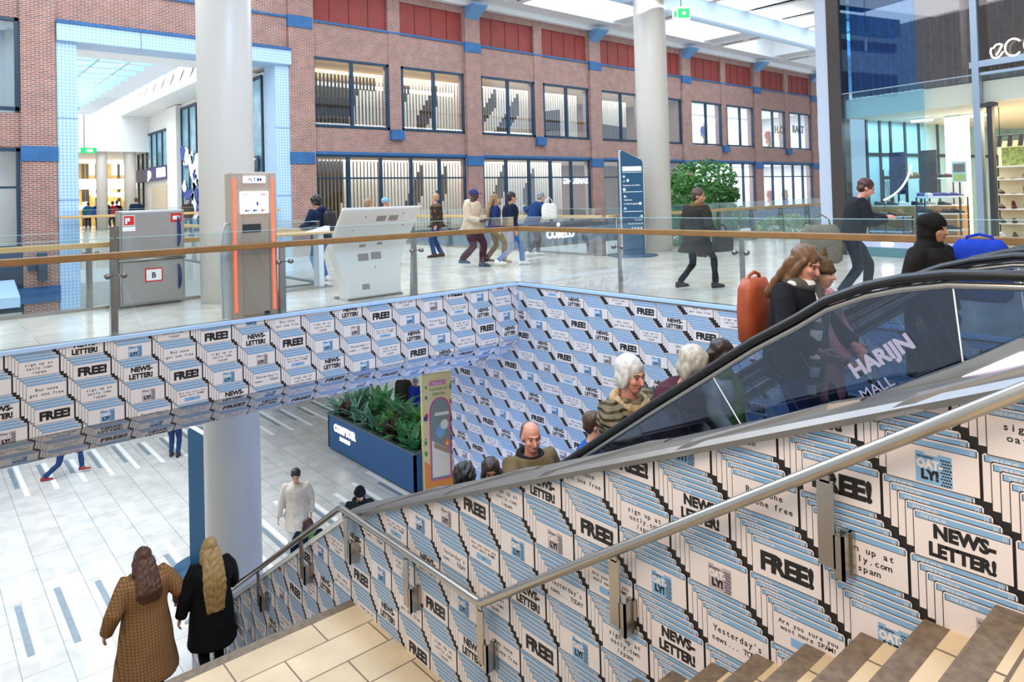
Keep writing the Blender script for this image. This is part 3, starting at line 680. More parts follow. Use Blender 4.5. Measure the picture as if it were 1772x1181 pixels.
# ------------------------------------------------------------------ glass balustrades with an oak rail
def balustrade(name, label, p0, p1, ts, rail=True, outward=1, post_h=1.0, gtop=1.25, clampz=.78, railmat=None, zb=0.0, railw=.05, railh=.085):
    p0, p1 = Vector(p0), Vector(p1); d = (p1-p0).normalized(); n = Vector((0, 0, 1)).cross(d)*outward; L = (p1-p0).length
    t = thing(name, label, 'railing', p0); A = lambda s, o, z: d*s+n*o+Vector((0, 0, z-p0.z+zb))
    for i in range(len(ts)-1):
        a, b_ = ts[i]+.02, ts[i+1]-.02; g = MB()
        g.prism([A(a, 0, .03), A(b_, 0, .03), A(b_, 0, gtop), A(a, 0, gtop)], n*.017)
        go = g.build('glass_panel', m_gl, t); e = MB(); e.prism([A(a, -.001, gtop-.004), A(b_, -.001, gtop-.004), A(b_, -.001, gtop+.003), A(a, -.001, gtop+.003)], n*.019)
        e.build('glass_edge', m_edge, go)
    for s in ts[1:-1] if len(ts) > 2 else []:
        k = MB(); c = .035
        k.prism([A(s-.05, .05, .0), A(s-.05, .17, .0), A(s-.05, .09, post_h), A(s-.05, .05, post_h)], d*.02)
        k.prism([A(s-.03, .05, .0), A(s-.03, .06, .0), A(s-.03, .06, post_h), A(s-.03, .05, post_h)], d*.06)
        po = k.build('post', m_steel, t)
        for q in (-.09, .09):
            k = MB(); k.rings([[A(s+q, o, clampz)+d*(.035*math.cos(a))+Vector((0, 0, .035*math.sin(a))) for a in [j*math.pi/6 for j in range(12)]] for o in (-.02, .03)])
            k.tube([A(s, .06, clampz), A(s+q, .03, clampz)], .008); k.build('glass_clamp', m_steel2, po)
    if rail:
        k = MB(); z = post_h+.03
        k.prism([A(-.03, -.01, z-railh/2), A(-.03, railw*2, z-railh/2), A(-.03, railw*2, z+railh/2), A(-.03, -.01, z+railh/2)], d*(L+.06)); k.build('handrail', railmat or m_wood, t, bevel=.012)
    k = MB(); k.prism([A(0, -.03, .0), A(0, .05, .0), A(0, .05, .05), A(0, -.03, .05)], d*L); k.build('base_channel', m_steel, t); return t
balustrade('glass_balustrade', 'glass balustrade with an oak rail on the poster parapet at left', (-6, YB+.06, 0), (XW+.06, YB+.06, 0), [0, 3.0, 5.3, 7.94, 10.1, 12.35, 14.5], outward=-1 if False else 1)
balustrade('glass_balustrade', 'glass balustrade with an oak rail above the far poster wall', (XW+.06, YB+.0, 0), (XW+.06, .4, 0), [0, 2.38, 4.55, 6.75, 9.3], outward=1)
rail2 = mat('pale_rail', 'c9a46c', .4)
balustrade('glass_balustrade', 'glass balustrade along the left court behind the steel cabinet', (-6, 12.86, 0), (6.1, 12.86, 0), [0, 3, 5.5, 8.2, 10.4, 12.1], railmat=rail2, clampz=.9)
balustrade('glass_balustrade', 'glass balustrade on the court edge past the man at the table', (6.15, 12.95, 0), (6.15, 26.9, 0), [0, 2.8, 5.6, 8.4, 11.2, 13.9], railmat=rail2, outward=-1)
balustrade('glass_balustrade', 'glass balustrade along the shop void behind the walkers', (13.8, 12.35, 0), (13.8, 26.9, 0), [0, 3, 6.9, 10.8, 14.5], railmat=rail2, outward=1)
balustrade('glass_balustrade', 'glass balustrade beside the tree, running to the shoe shop', (13.85, 12.25, 0), (33, 12.25, 0), [0, 2.0, 3.4, 5.3, 7.2, 9.1, 11, 13, 15, 17, 19.1], railmat=rail2, outward=-1)
balustrade('glass_balustrade', 'far glass balustrade across the mouth of the passage', (3.75, 26.7, .0), (11, 26.7, .0), [0, 2.4, 4.8, 7.2], railmat=rail2, outward=-1, zb=.32)

# ------------------------------------------------------------------ stair handrail on the poster wall
HX = W1X-.10
t = thing('stair_handrail', 'round steel handrail along the printed stair wall', 'handrail', (HX, 0, 0))
sl = .652
pr = [(0, 0.0, 1.485), (0, 2.60+.02, -.245), (0, 2.66, -.27)]
def zr(y):
    if y < 4.02: return -1.275+ (4.02-y)*.652
    if y < 6.16: return -1.275
    return -1.275-(y-6.16)*.652
ys = [-.3, 4.0, 4.05, 6.12, 6.18, 11.2]
k = MB(); k.tube([(0, y, zr(y)) for y in ys], .03, 14, round_ends=True); k.build('rail', m_steel, t)
for y in (1.48, 2.74, 4.03, 5.02, 6.06, 7.07, 8.3, 9.4, 10.5):
    k = MB(); z = zr(y)-.03
    k.box(-.006, .006, y-.038, y+.038, z-.40, z-.02); k.box(-.006, .006, y-.022, y+.022, z-.03, z+.005)
    k.box(-.006, .09, y-.075, y-.063, z-.44, z-.25); k.box(-.006, .006, y-.075, y-.03, z-.44, z-.25); k.box(.06, .095, y-.085, y-.03, z-.44, z-.25)
    k.build('bracket', m_steel, t, label='flat steel bracket')

# ------------------------------------------------------------------ escalators
def esc_path(xs):
    raw = [(3.696, -.338), (2.875, .255), (2.139, .768), (1.876, .929), (1.714, 1.039), (1.506, 1.13), (1.342, 1.177), (1.141, 1.213), (.848, 1.225)]
    lo = [(9.2, -.338-.715*(9.2-3.696)), (9.5, -4.44), (9.9, -4.55), (10.6, -4.56)]
    return lo[::-1]+raw+[(.3, 1.225), (-1.5, 1.225)]
def escalator(name, label, xn, xf, ptext=False):
    t = thing(name, label, 'escalator', ((xn+xf)/2, 5, LZ)); off = Vector((-(xn+xf)/2, -5, -LZ))
    P = esc_path(0)
    for x, sgn in ((xn, 1), (xf, -1)):
        k = MB(); k.tube([Vector((x, y, z))+off for y, z in P], .034, 10, sq=(.75, 1.0), up=(0, .1, 1)); hr = k.build('handrail', m_black, t)
        k = MB(); k.tube([Vector((x, y, z-.05))+off for y, z in P], .018, 8); k.build('rail_track', m_steel, hr)
        pan = [(9.6, 7.2), (7.2, 4.8), (4.8, 2.42), (2.42, 1.12), (1.12, -1.5)]
        def zat(y):
            for (a, za), (b_, zb) in zip(P, P[1:]):
                if b_ <= y <= a: return za+(zb-za)*(a-y)/(a-b_)
            return P[-1][1]
        slp = lambda y: min(1, max(0, (zat(y-.15)-zat(y+.15))/.3/.715))
        for (ya, yb) in pan:
            yy = [ya+(yb-ya)*i/8 for i in range(9)]; k = MB()
            top = [Vector((x-.006, y, zat(y)-.05))+off for y in yy]; bot = [Vector((x-.006, y-.5*slp(y), zat(y)-.92+.2*slp(y)))+off for y in yy]
            for i in range(8): k.prism([top[i], top[i+1], bot[i+1], bot[i]], (.012, 0, 0))
            gp = k.build('glass_panel', m_esc if ptext and x == xn else m_esc2, t)
            if ya < 9: k = MB(); k.tube([top[0], bot[0]], .004, 6); k.build('panel_joint', mat('joint_white', 'dfe6ea', .3), gp)
        k = MB(); yy = [9.8-.35*i for i in range(33)]
        for wd, h0, h1 in ((.11, -1.02, -.90),):
            k.rings([[Vector((x+sgn*-.10, y, zat(y)+h0))+off, Vector((x+sgn*.13, y, zat(y)+h0))+off, Vector((x+sgn*.13, y, zat(y)+h1))+off, Vector((x+sgn*-.10, y, zat(y)+h1))+off] for y in yy], smooth=False)
        k.build('deck', m_steel, t)
        k = MB(); k.rings([[Vector((x+sgn*.13, y, zat(y)-1.35))+off, Vector((x+sgn*.15, y, zat(y)-1.35))+off, Vector((x+sgn*.15, y, zat(y)-.9))+off, Vector((x+sgn*.13, y, zat(y)-.9))+off] for y in yy], smooth=False)
        k.build('skirt', m_dark, t)
    y = 1.25; i = 0
    while y < 8.9:
        zz = zat(y-.0)-1.14; k = MB(); k.box(xn+.16+off.x, xf-.16+off.x, y-.2-5, y+.2-5, zz-.27-LZ, zz-LZ); k.build('step', m_dark, t); y += .4
    k = MB(); yy = [9.8-.5*i for i in range(23)]
    k.rings([[Vector((xn+.03, y, zat(y)-1.9))+off, Vector((xf-.03, y, zat(y)-1.9))+off, Vector((xf-.03, y, zat(y)-1.45))+off, Vector((xn+.03, y, zat(y)-1.45))+off] for y in yy], smooth=False)
    k.build('truss_cover', m_steel2, t)
    k = MB(); k.box(xn+.16+off.x, xf-.16+off.x, -1.5-5, 1.05-5, -.05-LZ, .08-LZ); k.build('landing_plate', m_steel2, t)
    if ptext:
        q = MB(); s = math.atan(.715); ax = Vector((0, -math.cos(s), math.sin(s))); ay = Vector((0, math.sin(s), math.cos(s)))
        o = onx(1482, 655, xn-.008)+off; letters(q, text2d('HARIJN', 0, 0, .072, .05, 'L', 1.05), o, ax, ay, .001)
        letters(q, text2d('MALL', -.03, -.105, .05, .005, 'L', 1.1), o, ax, ay, .001); q.build('lettering', mat('decal', 'a6a6c4', .5), t, label='pale lilac lettering on the glass')
    return t
escalator('escalator', 'escalator carrying people up beside the stair wall, lettered smoked glass', 3.65, 4.72, True)
escalator('escalator', 'second escalator, behind the one carrying the people', 5.35, 6.4)
# curved deck at the escalator head
k = MB(); up = [(1500, 690), (1583, 658), (1660, 631), (1720, 605), (1772, 582)]
pts = [onx(x, y, 3.46) for x, y in up]; pts.append(Vector((3.46, -.3, pts[-1].z+.12)))
k.rings([[Vector((3.40, p.y, p.z-.22)), Vector((3.58, p.y, p.z-.22)), Vector((3.58, p.y, p.z)), Vector((3.40, p.y, p.z))] for p in pts], smooth=False)
struct(k.build('trim_10', m_steel)); k = MB()
k.rings([[Vector((3.385, p.y, p.z-.13+.0)), Vector((3.40, p.y, p.z-.13)), Vector((3.40, p.y, p.z-.055)), Vector((3.385, p.y, p.z-.055))] for p in pts[1:]], smooth=False)
struct(k.build('trim_11', mat('reflected_strip', 'e9d9f5', .4, emit=1.5)))  # glow put in for light strips reflected on the steel deck

# ------------------------------------------------------------------ cash machine
t = thing('cash_machine', 'brown cash machine with red light strips and a lit screen', 'cash machine', (3.74, 9.98, 0), math.radians(-9)); tx = mat('machine_bronze', 'b09f90', .5, metal=.1, var=.05)
k = MB(); k.box(-.30, .30, 0, .5, 0, 2.38); k.build('body', tx, t, bevel=.02)
k = MB(); k.box(-.31, -.16, -.02, 0, 0.02, 2.36); k.box(.22, .31, -.02, 0, .02, 2.36); k.box(-.16, .22, -.02, 0, 1.80+.02, 2.36); k.build('front_frame', tx, t, bevel=.006)
k = MB(); k.box(-.16, .20, -.015, 0, .05, 1.63); k.build('front_door', mat('machine_panel', 'ab9c8d', .55, metal=.1), t, bevel=.006)
for x in (-.262, .262): k = MB(); k.box(x-.014, x+.014, -.035, -.018, .12, 2.28); k.build('light_strip', mat('red_light', 'ff5a3a', .5, emit=1.6), t)
k = MB(); k.box(-.14, .16, -.05, -.02, 2.20, 2.31); s = k.build('sign', mat('sign_lit', 'f6f6ff', .5, emit=.9), t); k = MB(); letters(k, text2d('ATM', .012, 2.225, .058, .01, 'C', 1.15), (0, -.05, 0), (1, 0, 0), (0, 0, 1), .003); k.build('lettering', mat('sign_blue', '2430a0', .5), s)
k = MB(); k.box(-.19, .2, -.045, -.02, 1.70, 2.06); s = k.build('screen', mat('screen_lit', 'fbfbff', .4, emit=1.0), t)
k = MB(); letters(k, text2d('VISA', -.155, 1.985, .018, .03, 'L'), (0, -.045, 0), (1, 0, 0), (0, 0, 1), .002); k.box(-.155, -.06, -.048, -.045, 2.015, 2.025)
for x in (-.11, .0, .11): k.prism([(x+.018*math.cos(a), -.046, 1.75+.02*math.sin(a)) for a in [j*math.pi/8 for j in range(16)]], (0, -.002, 0), 0 if x == 0 else 1 if x < 0 else 2)
for x in (-.08, .03, .14): k.prism([(x+.018*math.cos(a), -.046, 1.75+.02*math.sin(a)) for a in [j*math.pi/8 for j in range(16)]], (0, -.0015, 0), 3 if x < .1 else 4)
k.prism([(.035, -.046, 1.83), (.055, -.046, 1.83), (.06, -.046, 1.88), (.05, -.046, 1.895), (.03, -.046, 1.885)], (0, -.002, 0)); k.prism([(.09, -.046, 1.985), (.165, -.046, 1.985), (.165, -.046, 2.03), (.09, -.046, 2.03)], (0, -.001, 0), 5)
k.build('screen_graphics', [mat('g_blue', '2b3fb0', .5), mat('g_pink', 'd84a8a', .5), mat('g_red', 'e06a5a', .5), mat('g_light', '9ab4ea', .5), mat('g_sand', 'f3d7b8', .5), mat('g_rose', 'f3c3cc', .5)], s)
k = MB(); k.box(-.155, .09, -.028, -.01, 1.40, 1.53); k.build('keypad_panel', m_dark, t); k = MB(); k.box(.12, .19, -.03, -.01, .05, .1); k.build('lock', m_black, t)
k = MB(); pts = [(-.42, .1, .02), (-.44, .1, .6), (-.44, .1, 1.1), (-.40, .1, 1.45), (-.36, .1, 1.55), (-.29, .1, 1.56)]; k.tube(pts, .016, 8); k.prism([(x, y+.005, z) for x, y, z in pts]+[(-.29, .105, .02)], (0, .012, 0)); k.build('side_screen', mat('side_glass', 'c9ced0', .2), t, label='curved pale privacy screen')

t.scale = (1, 1, .875)
# ------------------------------------------------------------------ fire-hose cabinet
t = thing('fire_cabinet', 'stainless steel fire cabinet with two doors and blue handles', 'cabinet', (3.05, 12.62, 0), math.radians(2)); cs = mat('cabinet_steel', 'b3b0ad', .36, metal=.6, var=.06, vscale=2)
k = MB(); k.box(-.50, .50, 0, .20, .03, 1.48); k.build('body', cs, t, bevel=.012)
for z0_, z1_, hz in ((.06, .70, .42), (.79, 1.46, 1.13)):
    k = MB(); k.box(-.46, .46, -.025, 0, z0_, z1_); d = k.build('door', cs, t, bevel=.008)
    k = MB(); h = .24 if hz > 1 else .2
    k.prism([(.38, -.03, hz-h)]+[(.38+.05*math.cos(a), -.03, hz+h*math.sin(a)) for a in [-1.3+.2*j for j in range(14)]]+[(.38, -.03, hz+h)], (0, -.03, 0)); k.build('handle', mat('handle_blue', '1c2f6e', .35), d, label='dark blue curved handle')
k = MB(); k.tube([(-.52, -.05, .725), (.5, -.05, .725)], .018); k.tube([(-.52, -.05, .775), (.5, -.05, .775)], .012); k.box(-.5, .5, -.04, 0, .715, .785); k.build('cross_bar', m_steel, t)
k = MB(); k.box(-.62, -.51, -.03, .05, 0, 1.25); k.build('side_post', m_steel2, t)
mr_ = mat('sign_red', 'd42a22', .5); mw = mat('sign_plain', 'f8f8f8', .5)
k = MB(); k.box(-.44, -.27, -.029, -.025, 1.25, 1.41, 1); k.box(-.43, -.28, -.031, -.029, 1.26, 1.40, 0); k.box(-.41, -.38, -.033, -.031, 1.28, 1.37, 1); k.box(-.39, -.34, -.033, -.031, 1.32, 1.37, 1); k.box(-.45, -.26, -.028, -.025, 1.17, 1.235, 1); k.box(.28, .45, -.029, -.025, 1.28, 1.42, 0); k.box(.31, .42, -.031, -.029, 1.32, 1.38, 1)
k.build('safety_sign', [mr_, mw], t, label='red and white fire signs')
k = MB(); k.box(-.13, .14, -.029, -.025, .37, .58, 0); k.box(-.11, .12, -.031, -.029, .39, .56, 1); s = k.build('letter_plate', [mr_, mw], t, label='white plate with a red border'); k = MB(); letters(k, text2d('B', 0, .43, .085, .02, 'C'), (0.005, -.031, 0), (1, 0, 0), (0, 0, 1), .002); k.build('lettering', m_black, s); t.scale = (1, 1, 1.06)

# ------------------------------------------------------------------ white information kiosk seen from behind
t = thing('information_kiosk', 'white curved information kiosk seen from its back', 'kiosk', (5.93, 10.42, 0), math.radians(3)); kw = mat('kiosk_white', 'e9e4dd', .3)
kp = [(.0, 0), (.03, .25), (.10, .55), (.14, .80), (-.08, 1.15), (-.34, 1.52)]; wid = [.54, .55, .62, .72, .76, .76]; th = [.28, .26, .22, .16, .12, .08]
def rr(y, z, w, t_, n=5):
    out = []; r = min(.05, t_*.45)
    for cx, cy, a0 in ((w-r, t_-r, 0), (-w+r, t_-r, 90), (-w+r, r, 180), (w-r, r, 270)):
        for j in range(n): a = math.radians(a0+90*j/(n-1)); out.append(Vector((cx+r*math.cos(a), y+cy+r*math.sin(a), z)))
    return out
k = MB(); R2 = []
import bisect
def kint(z, arr):
    zs = [p[1] for p in kp]; i = min(max(bisect.bisect(zs, z)-1, 0), len(zs)-2); u = (z-zs[i])/(zs[i+1]-zs[i]); return arr[i]+(arr[i+1]-arr[i])*u
for i in range(31):
    z = 1.52*i/30; R2.append(rr(kint(z, [p[0] for p in kp]), z, kint(z, wid), kint(z, th)))
k.rings(R2); k.build('shell', kw, t)
k = MB(); k.box(-.52, .52, -.04, .45, 0, .03); k.build('base_plate', m_steel2, t)
kb = lambda x0, x1, z0, z1: [(x0, kint(z0, [p[0] for p in kp])-.004, z0), (x1, kint(z0, [p[0] for p in kp])-.004, z0), (x1, kint(z1, [p[0] for p in kp])-.004, z1), (x0, kint(z1, [p[0] for p in kp])-.004, z1)]
for (x0, x1, z0, z1) in ((-.08, .1, 1.28, 1.37), (.16, .34, 1.28, 1.37), (-.25, -.05, .62, .74), (0, .2, .63, .75), (-.24, -.12, .85, .9), (.1, .2, .87, .92), (-.24, -.1, .15, .24)):
    k = MB(); k.prism(kb(x0, x1, z0, z1), (0, .006, 0)); k.build('vent_grille', mat('vent_grey', '9a9088', .6), t)
k = MB()
for (x, z) in ((-.3, 1.36), (.42, 1.4), (-.45, 1.15), (.5, 1.2), (.06, .5)): k.ell((x, kint(z, [p[0] for p in kp]), z), (.012, .008, .012), seg=8, rg=5)
k.build('screw', m_dark, t)
k = MB(); k.prism([(-.54, .03+kint(.9, th), .9), (.54, .03+kint(.9, th)+.0, .9), (.54, -.20, 1.46), (-.54, -.20, 1.46)], (0, .01, .0)); k.build('screen', m_black, t)

# ------------------------------------------------------------------ standing table by the court edge
t = thing('standing_table', 'narrow wooden standing table by the man in a dark hoodie', 'table', (5.6, 12.55, 0))
k = MB(); k.box(-.75, .55, -.22, .22, 1.02, 1.06); k.build('tabletop', mat('table_oak', 'c9a878', .45), t, bevel=.008); k = MB(); k.box(.28, .38, -.12, .12, .02, 1.02); k.box(-.6, -.5, -.12, .12, .02, 1.02); k.build('leg', mat('pale_metal', 'd4dbe4', .4), t); k = MB(); k.box(-.72, .52, -.2, .2, 0, .03); k.build('base', m_steel, t)
k = MB(); k.prism([(5.75, 12.5, 1.06), (6.15, 12.5, 1.06), (6.15, 12.5, 1.16)], (0, .2, 0)); tag(k.build('tilted_tablet', mw), 'white wedge shaped tablet stand on the standing table', 'tablet')

# ------------------------------------------------------------------ wayfinding totems
def totem(loc, rz, label, text=True):
    t = thing('wayfinding_totem', label, 'sign', loc, rz); tb = mat('totem_blue', '1d4f70', .4)
    k = MB(); k.cyl(0, 0, 0, .03, .62, 36); k.build('base_disc', tb, t)
    pr = [(-.30, .03), (.30, .03), (.30, 2.40), (.29, 2.45), (.26, 2.50), (-.24, 2.745), (-.27, 2.75), (-.30, 2.71)]
    k = MB(); k.prism([(x, -.07, z) for x, z in pr], (0, .14, 0)); k.build('panel', tb, t)
    k = MB(); k.prism([(x*1.02+(.012 if x > 0 else -.004), -.06, z+.01) for x, z in pr], (0, .12, 0)); k.build('edge_frame', mat('totem_edge', 'd8dde2', .35, metal=.4), t)
    if text:
        k = MB(); O = (0, -.071, 0); X = (1, 0, 0); Z = (0, 0, 1); T = lambda s, x, z, h, al='L': letters(k, text2d(s, x, z, h, .012, al), O, X, Z, .002)
        k.box(-.26, .26, -.075, -.071, 2.21, 2.33)
        for z in (2.17, 1.66, 1.15, .62): k.box(-.26, .26, -.074, -.071, z, z+.015)
        def arrow(x, z, a):
            pts = [(0, .045), (.04, .005), (.025, -.008), (.008, .01), (.008, -.04), (-.008, -.04), (-.008, .01), (-.025, -.008), (-.04, .005)]
            letters(k, [[(x+p*math.cos(a)-q*math.sin(a), z+p*math.sin(a)+q*math.cos(a)) for p, q in pts]], O, X, Z, .002)
        arrow(-.22, 2.06, 0); arrow(-.2, 1.55, math.pi/2); arrow(.22, 1.03, -math.pi/2)
        T('uit', -.25, 1.93, .04); k.box(-.15, -.09, -.074, -.071, 1.93, 2.0); T('Hampton by Hilton', -.25, 1.82, .042); T('Stijlhaven', -.24, 1.44, .042); T('Vredenburgplein', -.25, 1.34, .042)
        T('Pon Jaon', .25, .92, .042, 'R'); T('Utrecht Centraal', .26, .82, .042, 'R'); T('Stationsplein', .25, .555, .035, 'R')
        for x, z in ((-.22, 1.73), (.2, 1.36)): k.prism([(x+.04*math.cos(a), -.071, z+.04*math.sin(a)) for a in [j*math.pi/8 for j in range(16)]], (0, -.002, 0))
        for x in (-.03, .05, .13, .21): letters(k, text2d('A', x, .68, .08, .015, 'C'), O, X, Z, .002)
        letters(k, text2d('A', -.21, 1.2, .08, .015, 'C'), O, X, Z, .002)
        k.build('lettering', mat('totem_white', 'eef2f6', .5), t, label='white lettering, arrows and symbols')
    return t
totem((14.3, 11.75, 0), math.radians(-32), 'tall blue wayfinding totem with white text by the right column')
totem((4.42, 14.72, LZ), math.radians(-52), 'tall blue totem on the lower floor behind the left column', False)

# ------------------------------------------------------------------ planter, banner, lower floor
t = thing('planter_box', 'long dark blue planter box with white lettering on the lower floor', 'planter', (9.2, 16.5, LZ)); pb = mat('planter_blue', '27588a', .5, var=.06)
k = MB(); k.box(0, .06, -2.0, 2.6, .06, 1.0); k.box(1.1, 1.16, -2.0, 2.6, .06, 1.0); k.box(0, 1.16, 2.54, 2.6, .06, 1.0); k.box(0, 1.16, -2.0, -1.94, .06, 1.0); k.build('body', pb, t)
k = MB(); k.box(.05, 1.1, -1.95, 2.55, 0, .06); k.build('plinth', m_dark, t)
k = MB(); k.box(-.02, .1, -2.02, 2.62, 1.0, 1.05); k.box(1.06, 1.18, -2.02, 2.62, 1.0, 1.05); k.box(.1, 1.06, 2.5, 2.62, 1.0, 1.05); k.box(.1, 1.06, -2.02, -1.9, 1.0, 1.05); k.build('rim', mat('rim_grey', '5b6a72', .5), t)
k = MB(); k.box(.06, 1.1, -1.94, 2.54, .8, .88); k.build('soil', mat('soil', '33261c', .9, bump=.6, bscale=30), t)
k = MB(); letters(k, text2d('COMPTOIR', 0, 0, .2, .05, 'L', .85), (0, 2.2, .62), (0, -1, 0), (0, 0, 1), .02); letters(k, text2d('LIBANAIS', 0, 0, .1, .03, 'L', 1.0), (0, 1.85, .42), (0, -1, 0), (0, 0, 1), .02); k.build('lettering', mat('letter_glow', 'fdf3ea', .5, emit=1.0), t, label='white lettering')
def plant(loc, kind, label, h=.75, nleaf=26, mt=None, sd=0):
    rnd = random.Random(sd); t = thing('leafy_plant', label, 'plant', loc); k = MB()
    for i in range(nleaf):
        a = rnd.random()*6.28; L = h*(.6+.6*rnd.random()); w = (.045 if kind == 'blade' else .075)*(.8+.5*rnd.random()); lean = .25+.75*rnd.random(); d = Vector((math.cos(a), math.sin(a), 0)); s = Vector((-d.y, d.x, 0)); prev = None; vs = []; base = Vector((0, 0, h*.35*rnd.random()))
        for j in range(6):
            u = j/5; p = base+d*(L*lean*u*(.4+.6*u))+Vector((0, 0, L*(u-.55*lean*u*u))); ww = w*math.sin(math.pi*min(.97, .12+.85*u)); vs += [p-s*ww+Vector((0, 0, ww*.3)), p, p+s*ww+Vector((0, 0, ww*.3))]
        k.add(vs, [(3*j+q, 3*j+q+1, 3*j+4+q, 3*j+3+q) for j in range(5) for q in (0, 1)], 0, True)
    k.build('leaves', mt, t); q = MB(); q.tube([(0, 0, -.02), (.01, 0, h*.4)], [.02, .012], 7); q.build('stem', mat('stem_green', '3c4a26', .7), t); return t
lg = [mat('leaf_teal', '76a892', .5, var=.3), mat('leaf_green', '6aa850', .5, var=.3), mat('leaf_bronze', '5a3a38', .5, var=.3), mat('leaf_lime', 'a6c46a', .5, var=.25), mat('leaf_fern', '569a62', .5, var=.3)]
names = [('teal', 'leaf_teal'), ('green', 'leaf_green'), ('bronze', 'leaf_bronze'), ('lime green', 'leaf_lime'), ('fern green', 'leaf_fern')]
seq = [0, 3, 2, 0, 0, 1, 0, 2, 0, 4, 4, 2, 4, 1, 4, 1]; ordn = ['first', 'second', 'third', 'fourth', 'fifth', 'sixth', 'seventh', 'eighth', 'ninth', 'tenth', 'eleventh', 'twelfth']
cnt = 0
for row in range(3):
    for i in range(9):
        sd = row*9+i; kd = seq[(i*2+row*3+ (1 if i > 5 else 0)) % 16] if i < 6 else (4, 1, 2, 4)[(i+row) % 4]
        y = 18.85-.5*i+.1*math.sin(sd*3.1); x = 9.42+.33*row
        plant((x, y, LZ+.87), 'blade' if kd in (0, 2) else 'broad', '%s plant, %s from the far end, %s row of the blue planter' % (names[kd][0], ordn[i], ('front', 'middle', 'back')[row]), .58+.2*((sd*7) % 5)/5+(.25 if row == 2 else 0), 26, lg[kd], sd)['group'] = 'plants in the blue planter'
# banner column
bx = onz(735, 856, LZ); t = thing('advertising_banner', 'tall cream and orange food banner beside the blue planter', 'banner', (9.40, 14.38, LZ), math.radians(-16))
t.scale = (.86, 1, 1)
cr = mat('banner_cream', 'f0dca6', .6, emit=0); og = mat('banner_orange', 'ee9a4a', .6)
k = MB(); k.box(0, .9, 0, .12, .03, 2.9); k.box(-.02, 0, -.01, .13, 0, 2.95); k.build('panel', cr, t); BX = lambda x0, x1, z0, z1, mi, kk, y=-.004: kk.box(x0, x1, y, y+.003, z0, z1, mi)
k = MB(); k.prism([(.01, -.004, .05), (.89, -.004, .05), (.89, -.004, .55), (.6, -.004, .35), (.3, -.004, .6), (.01, -.004, .85)], (0, .003, 0)); k.build('orange_field', og, t)
arch = [(.22, .35), (.78, .35)]+[(.5+.28*math.cos(a), 1.95+.34*math.sin(a)) for a in [j*math.pi/12 for j in range(13)]]
k = MB(); k.prism([(.5+(x-.5)*1.14, -.006, 1.25+(z-1.25)*1.035) for x, z in arch], (0, .002, 0), 0); k.prism([(x, -.009, z) for x, z in arch], (0, .002, 0), 1)
k.prism([(.24, -.011, .4), (.76, -.011, .4), (.76, -.011, 1.0), (.24, -.011, 1.3)], (0, .002, 0), 2); k.prism([(.5+.13*math.cos(a), -.012, 1.5+.17*math.sin(a)) for a in [j*math.pi/8 for j in range(16)]], (0, .002, 0), 3); k.prism([(.62+.12*math.cos(a), -.013, 1.65+.12*math.sin(a)) for a in [j*math.pi/8 for j in range(16)]], (0, .002, 0), 2)
k.prism([(.68+.09*math.cos(a), -.014, 1.18+.11*math.sin(a)) for a in [j*math.pi/8 for j in range(16)]], (0, .002, 0), 4); k.prism([(.3, -.012, 1.25), (.76, -.012, 1.0), (.76, -.012, .9), (.3, -.012, 1.12)], (0, .002, 0), 5); k.box(.34, .76, -.013, -.011, 1.88, 1.96, 2)
k.build('arched_picture', [mat('banner_pink', 'e0569e', .6), mat('banner_grey', '8e9a9c', .6), mat('banner_white', 'f4f0ea', .6), mat('banner_sky', '8ab6e6', .6), mat('banner_coral', 'e58a62', .6), mat('banner_brown', 'b79a7e', .6)], t, label='arched food picture with a pink border')
k = MB(); k.prism([(.18, -.006, 2.62), (.68, -.006, 2.62), (.7, -.006, 2.74), (.2, -.006, 2.74)], (0, .002, 0), 1); letters(k, text2d('Try our', .43, 2.645, .06, .02, 'C'), (0, -.007, 0), (1, 0, 0), (0, 0, 1), .002, 2); letters(k, text2d('FLAVOURS OF', .47, 2.5, .065, .005, 'C', .9), (0, -.005, 0), (1, 0, 0), (0, 0, 1), .002, 0); letters(k, text2d('LEBANON', .47, 2.38, .065, .005, 'C', .9), (0, -.005, 0), (1, 0, 0), (0, 0, 1), .002, 0)
letters(k, text2d('6', .66, 1.14, .09, .03, 'L'), (0, -.016, 0), (1, 0, 0), (0, 0, 1), .002, 2)
k.build('lettering', [mat('banner_green', '6d9a6a', .6), mat('banner_pink2', 'e58ab8', .6), mat('banner_wh', 'fdf6fa', .6)], t)
k = MB(); rnd = random.Random(3)
for i in range(26):
    x = rnd.choice((.06, .1, .84, .87)); z = .7+1.9*rnd.random(); r_ = .02+.03*rnd.random(); k.prism([(x+r_*math.cos(a), -.006, z+1.4*r_*math.sin(a)) for a in [j*math.pi/4 for j in range(8)]], (0, .002, 0), rnd.choice((0, 0, 1, 2)))
k.build('floral_border', [mat('b_green', '5f9a63', .6), mat('b_red', 'c9344a', .6), mat('b_blue', '3a5ec0', .6)], t)['kind'] = 'stuff'

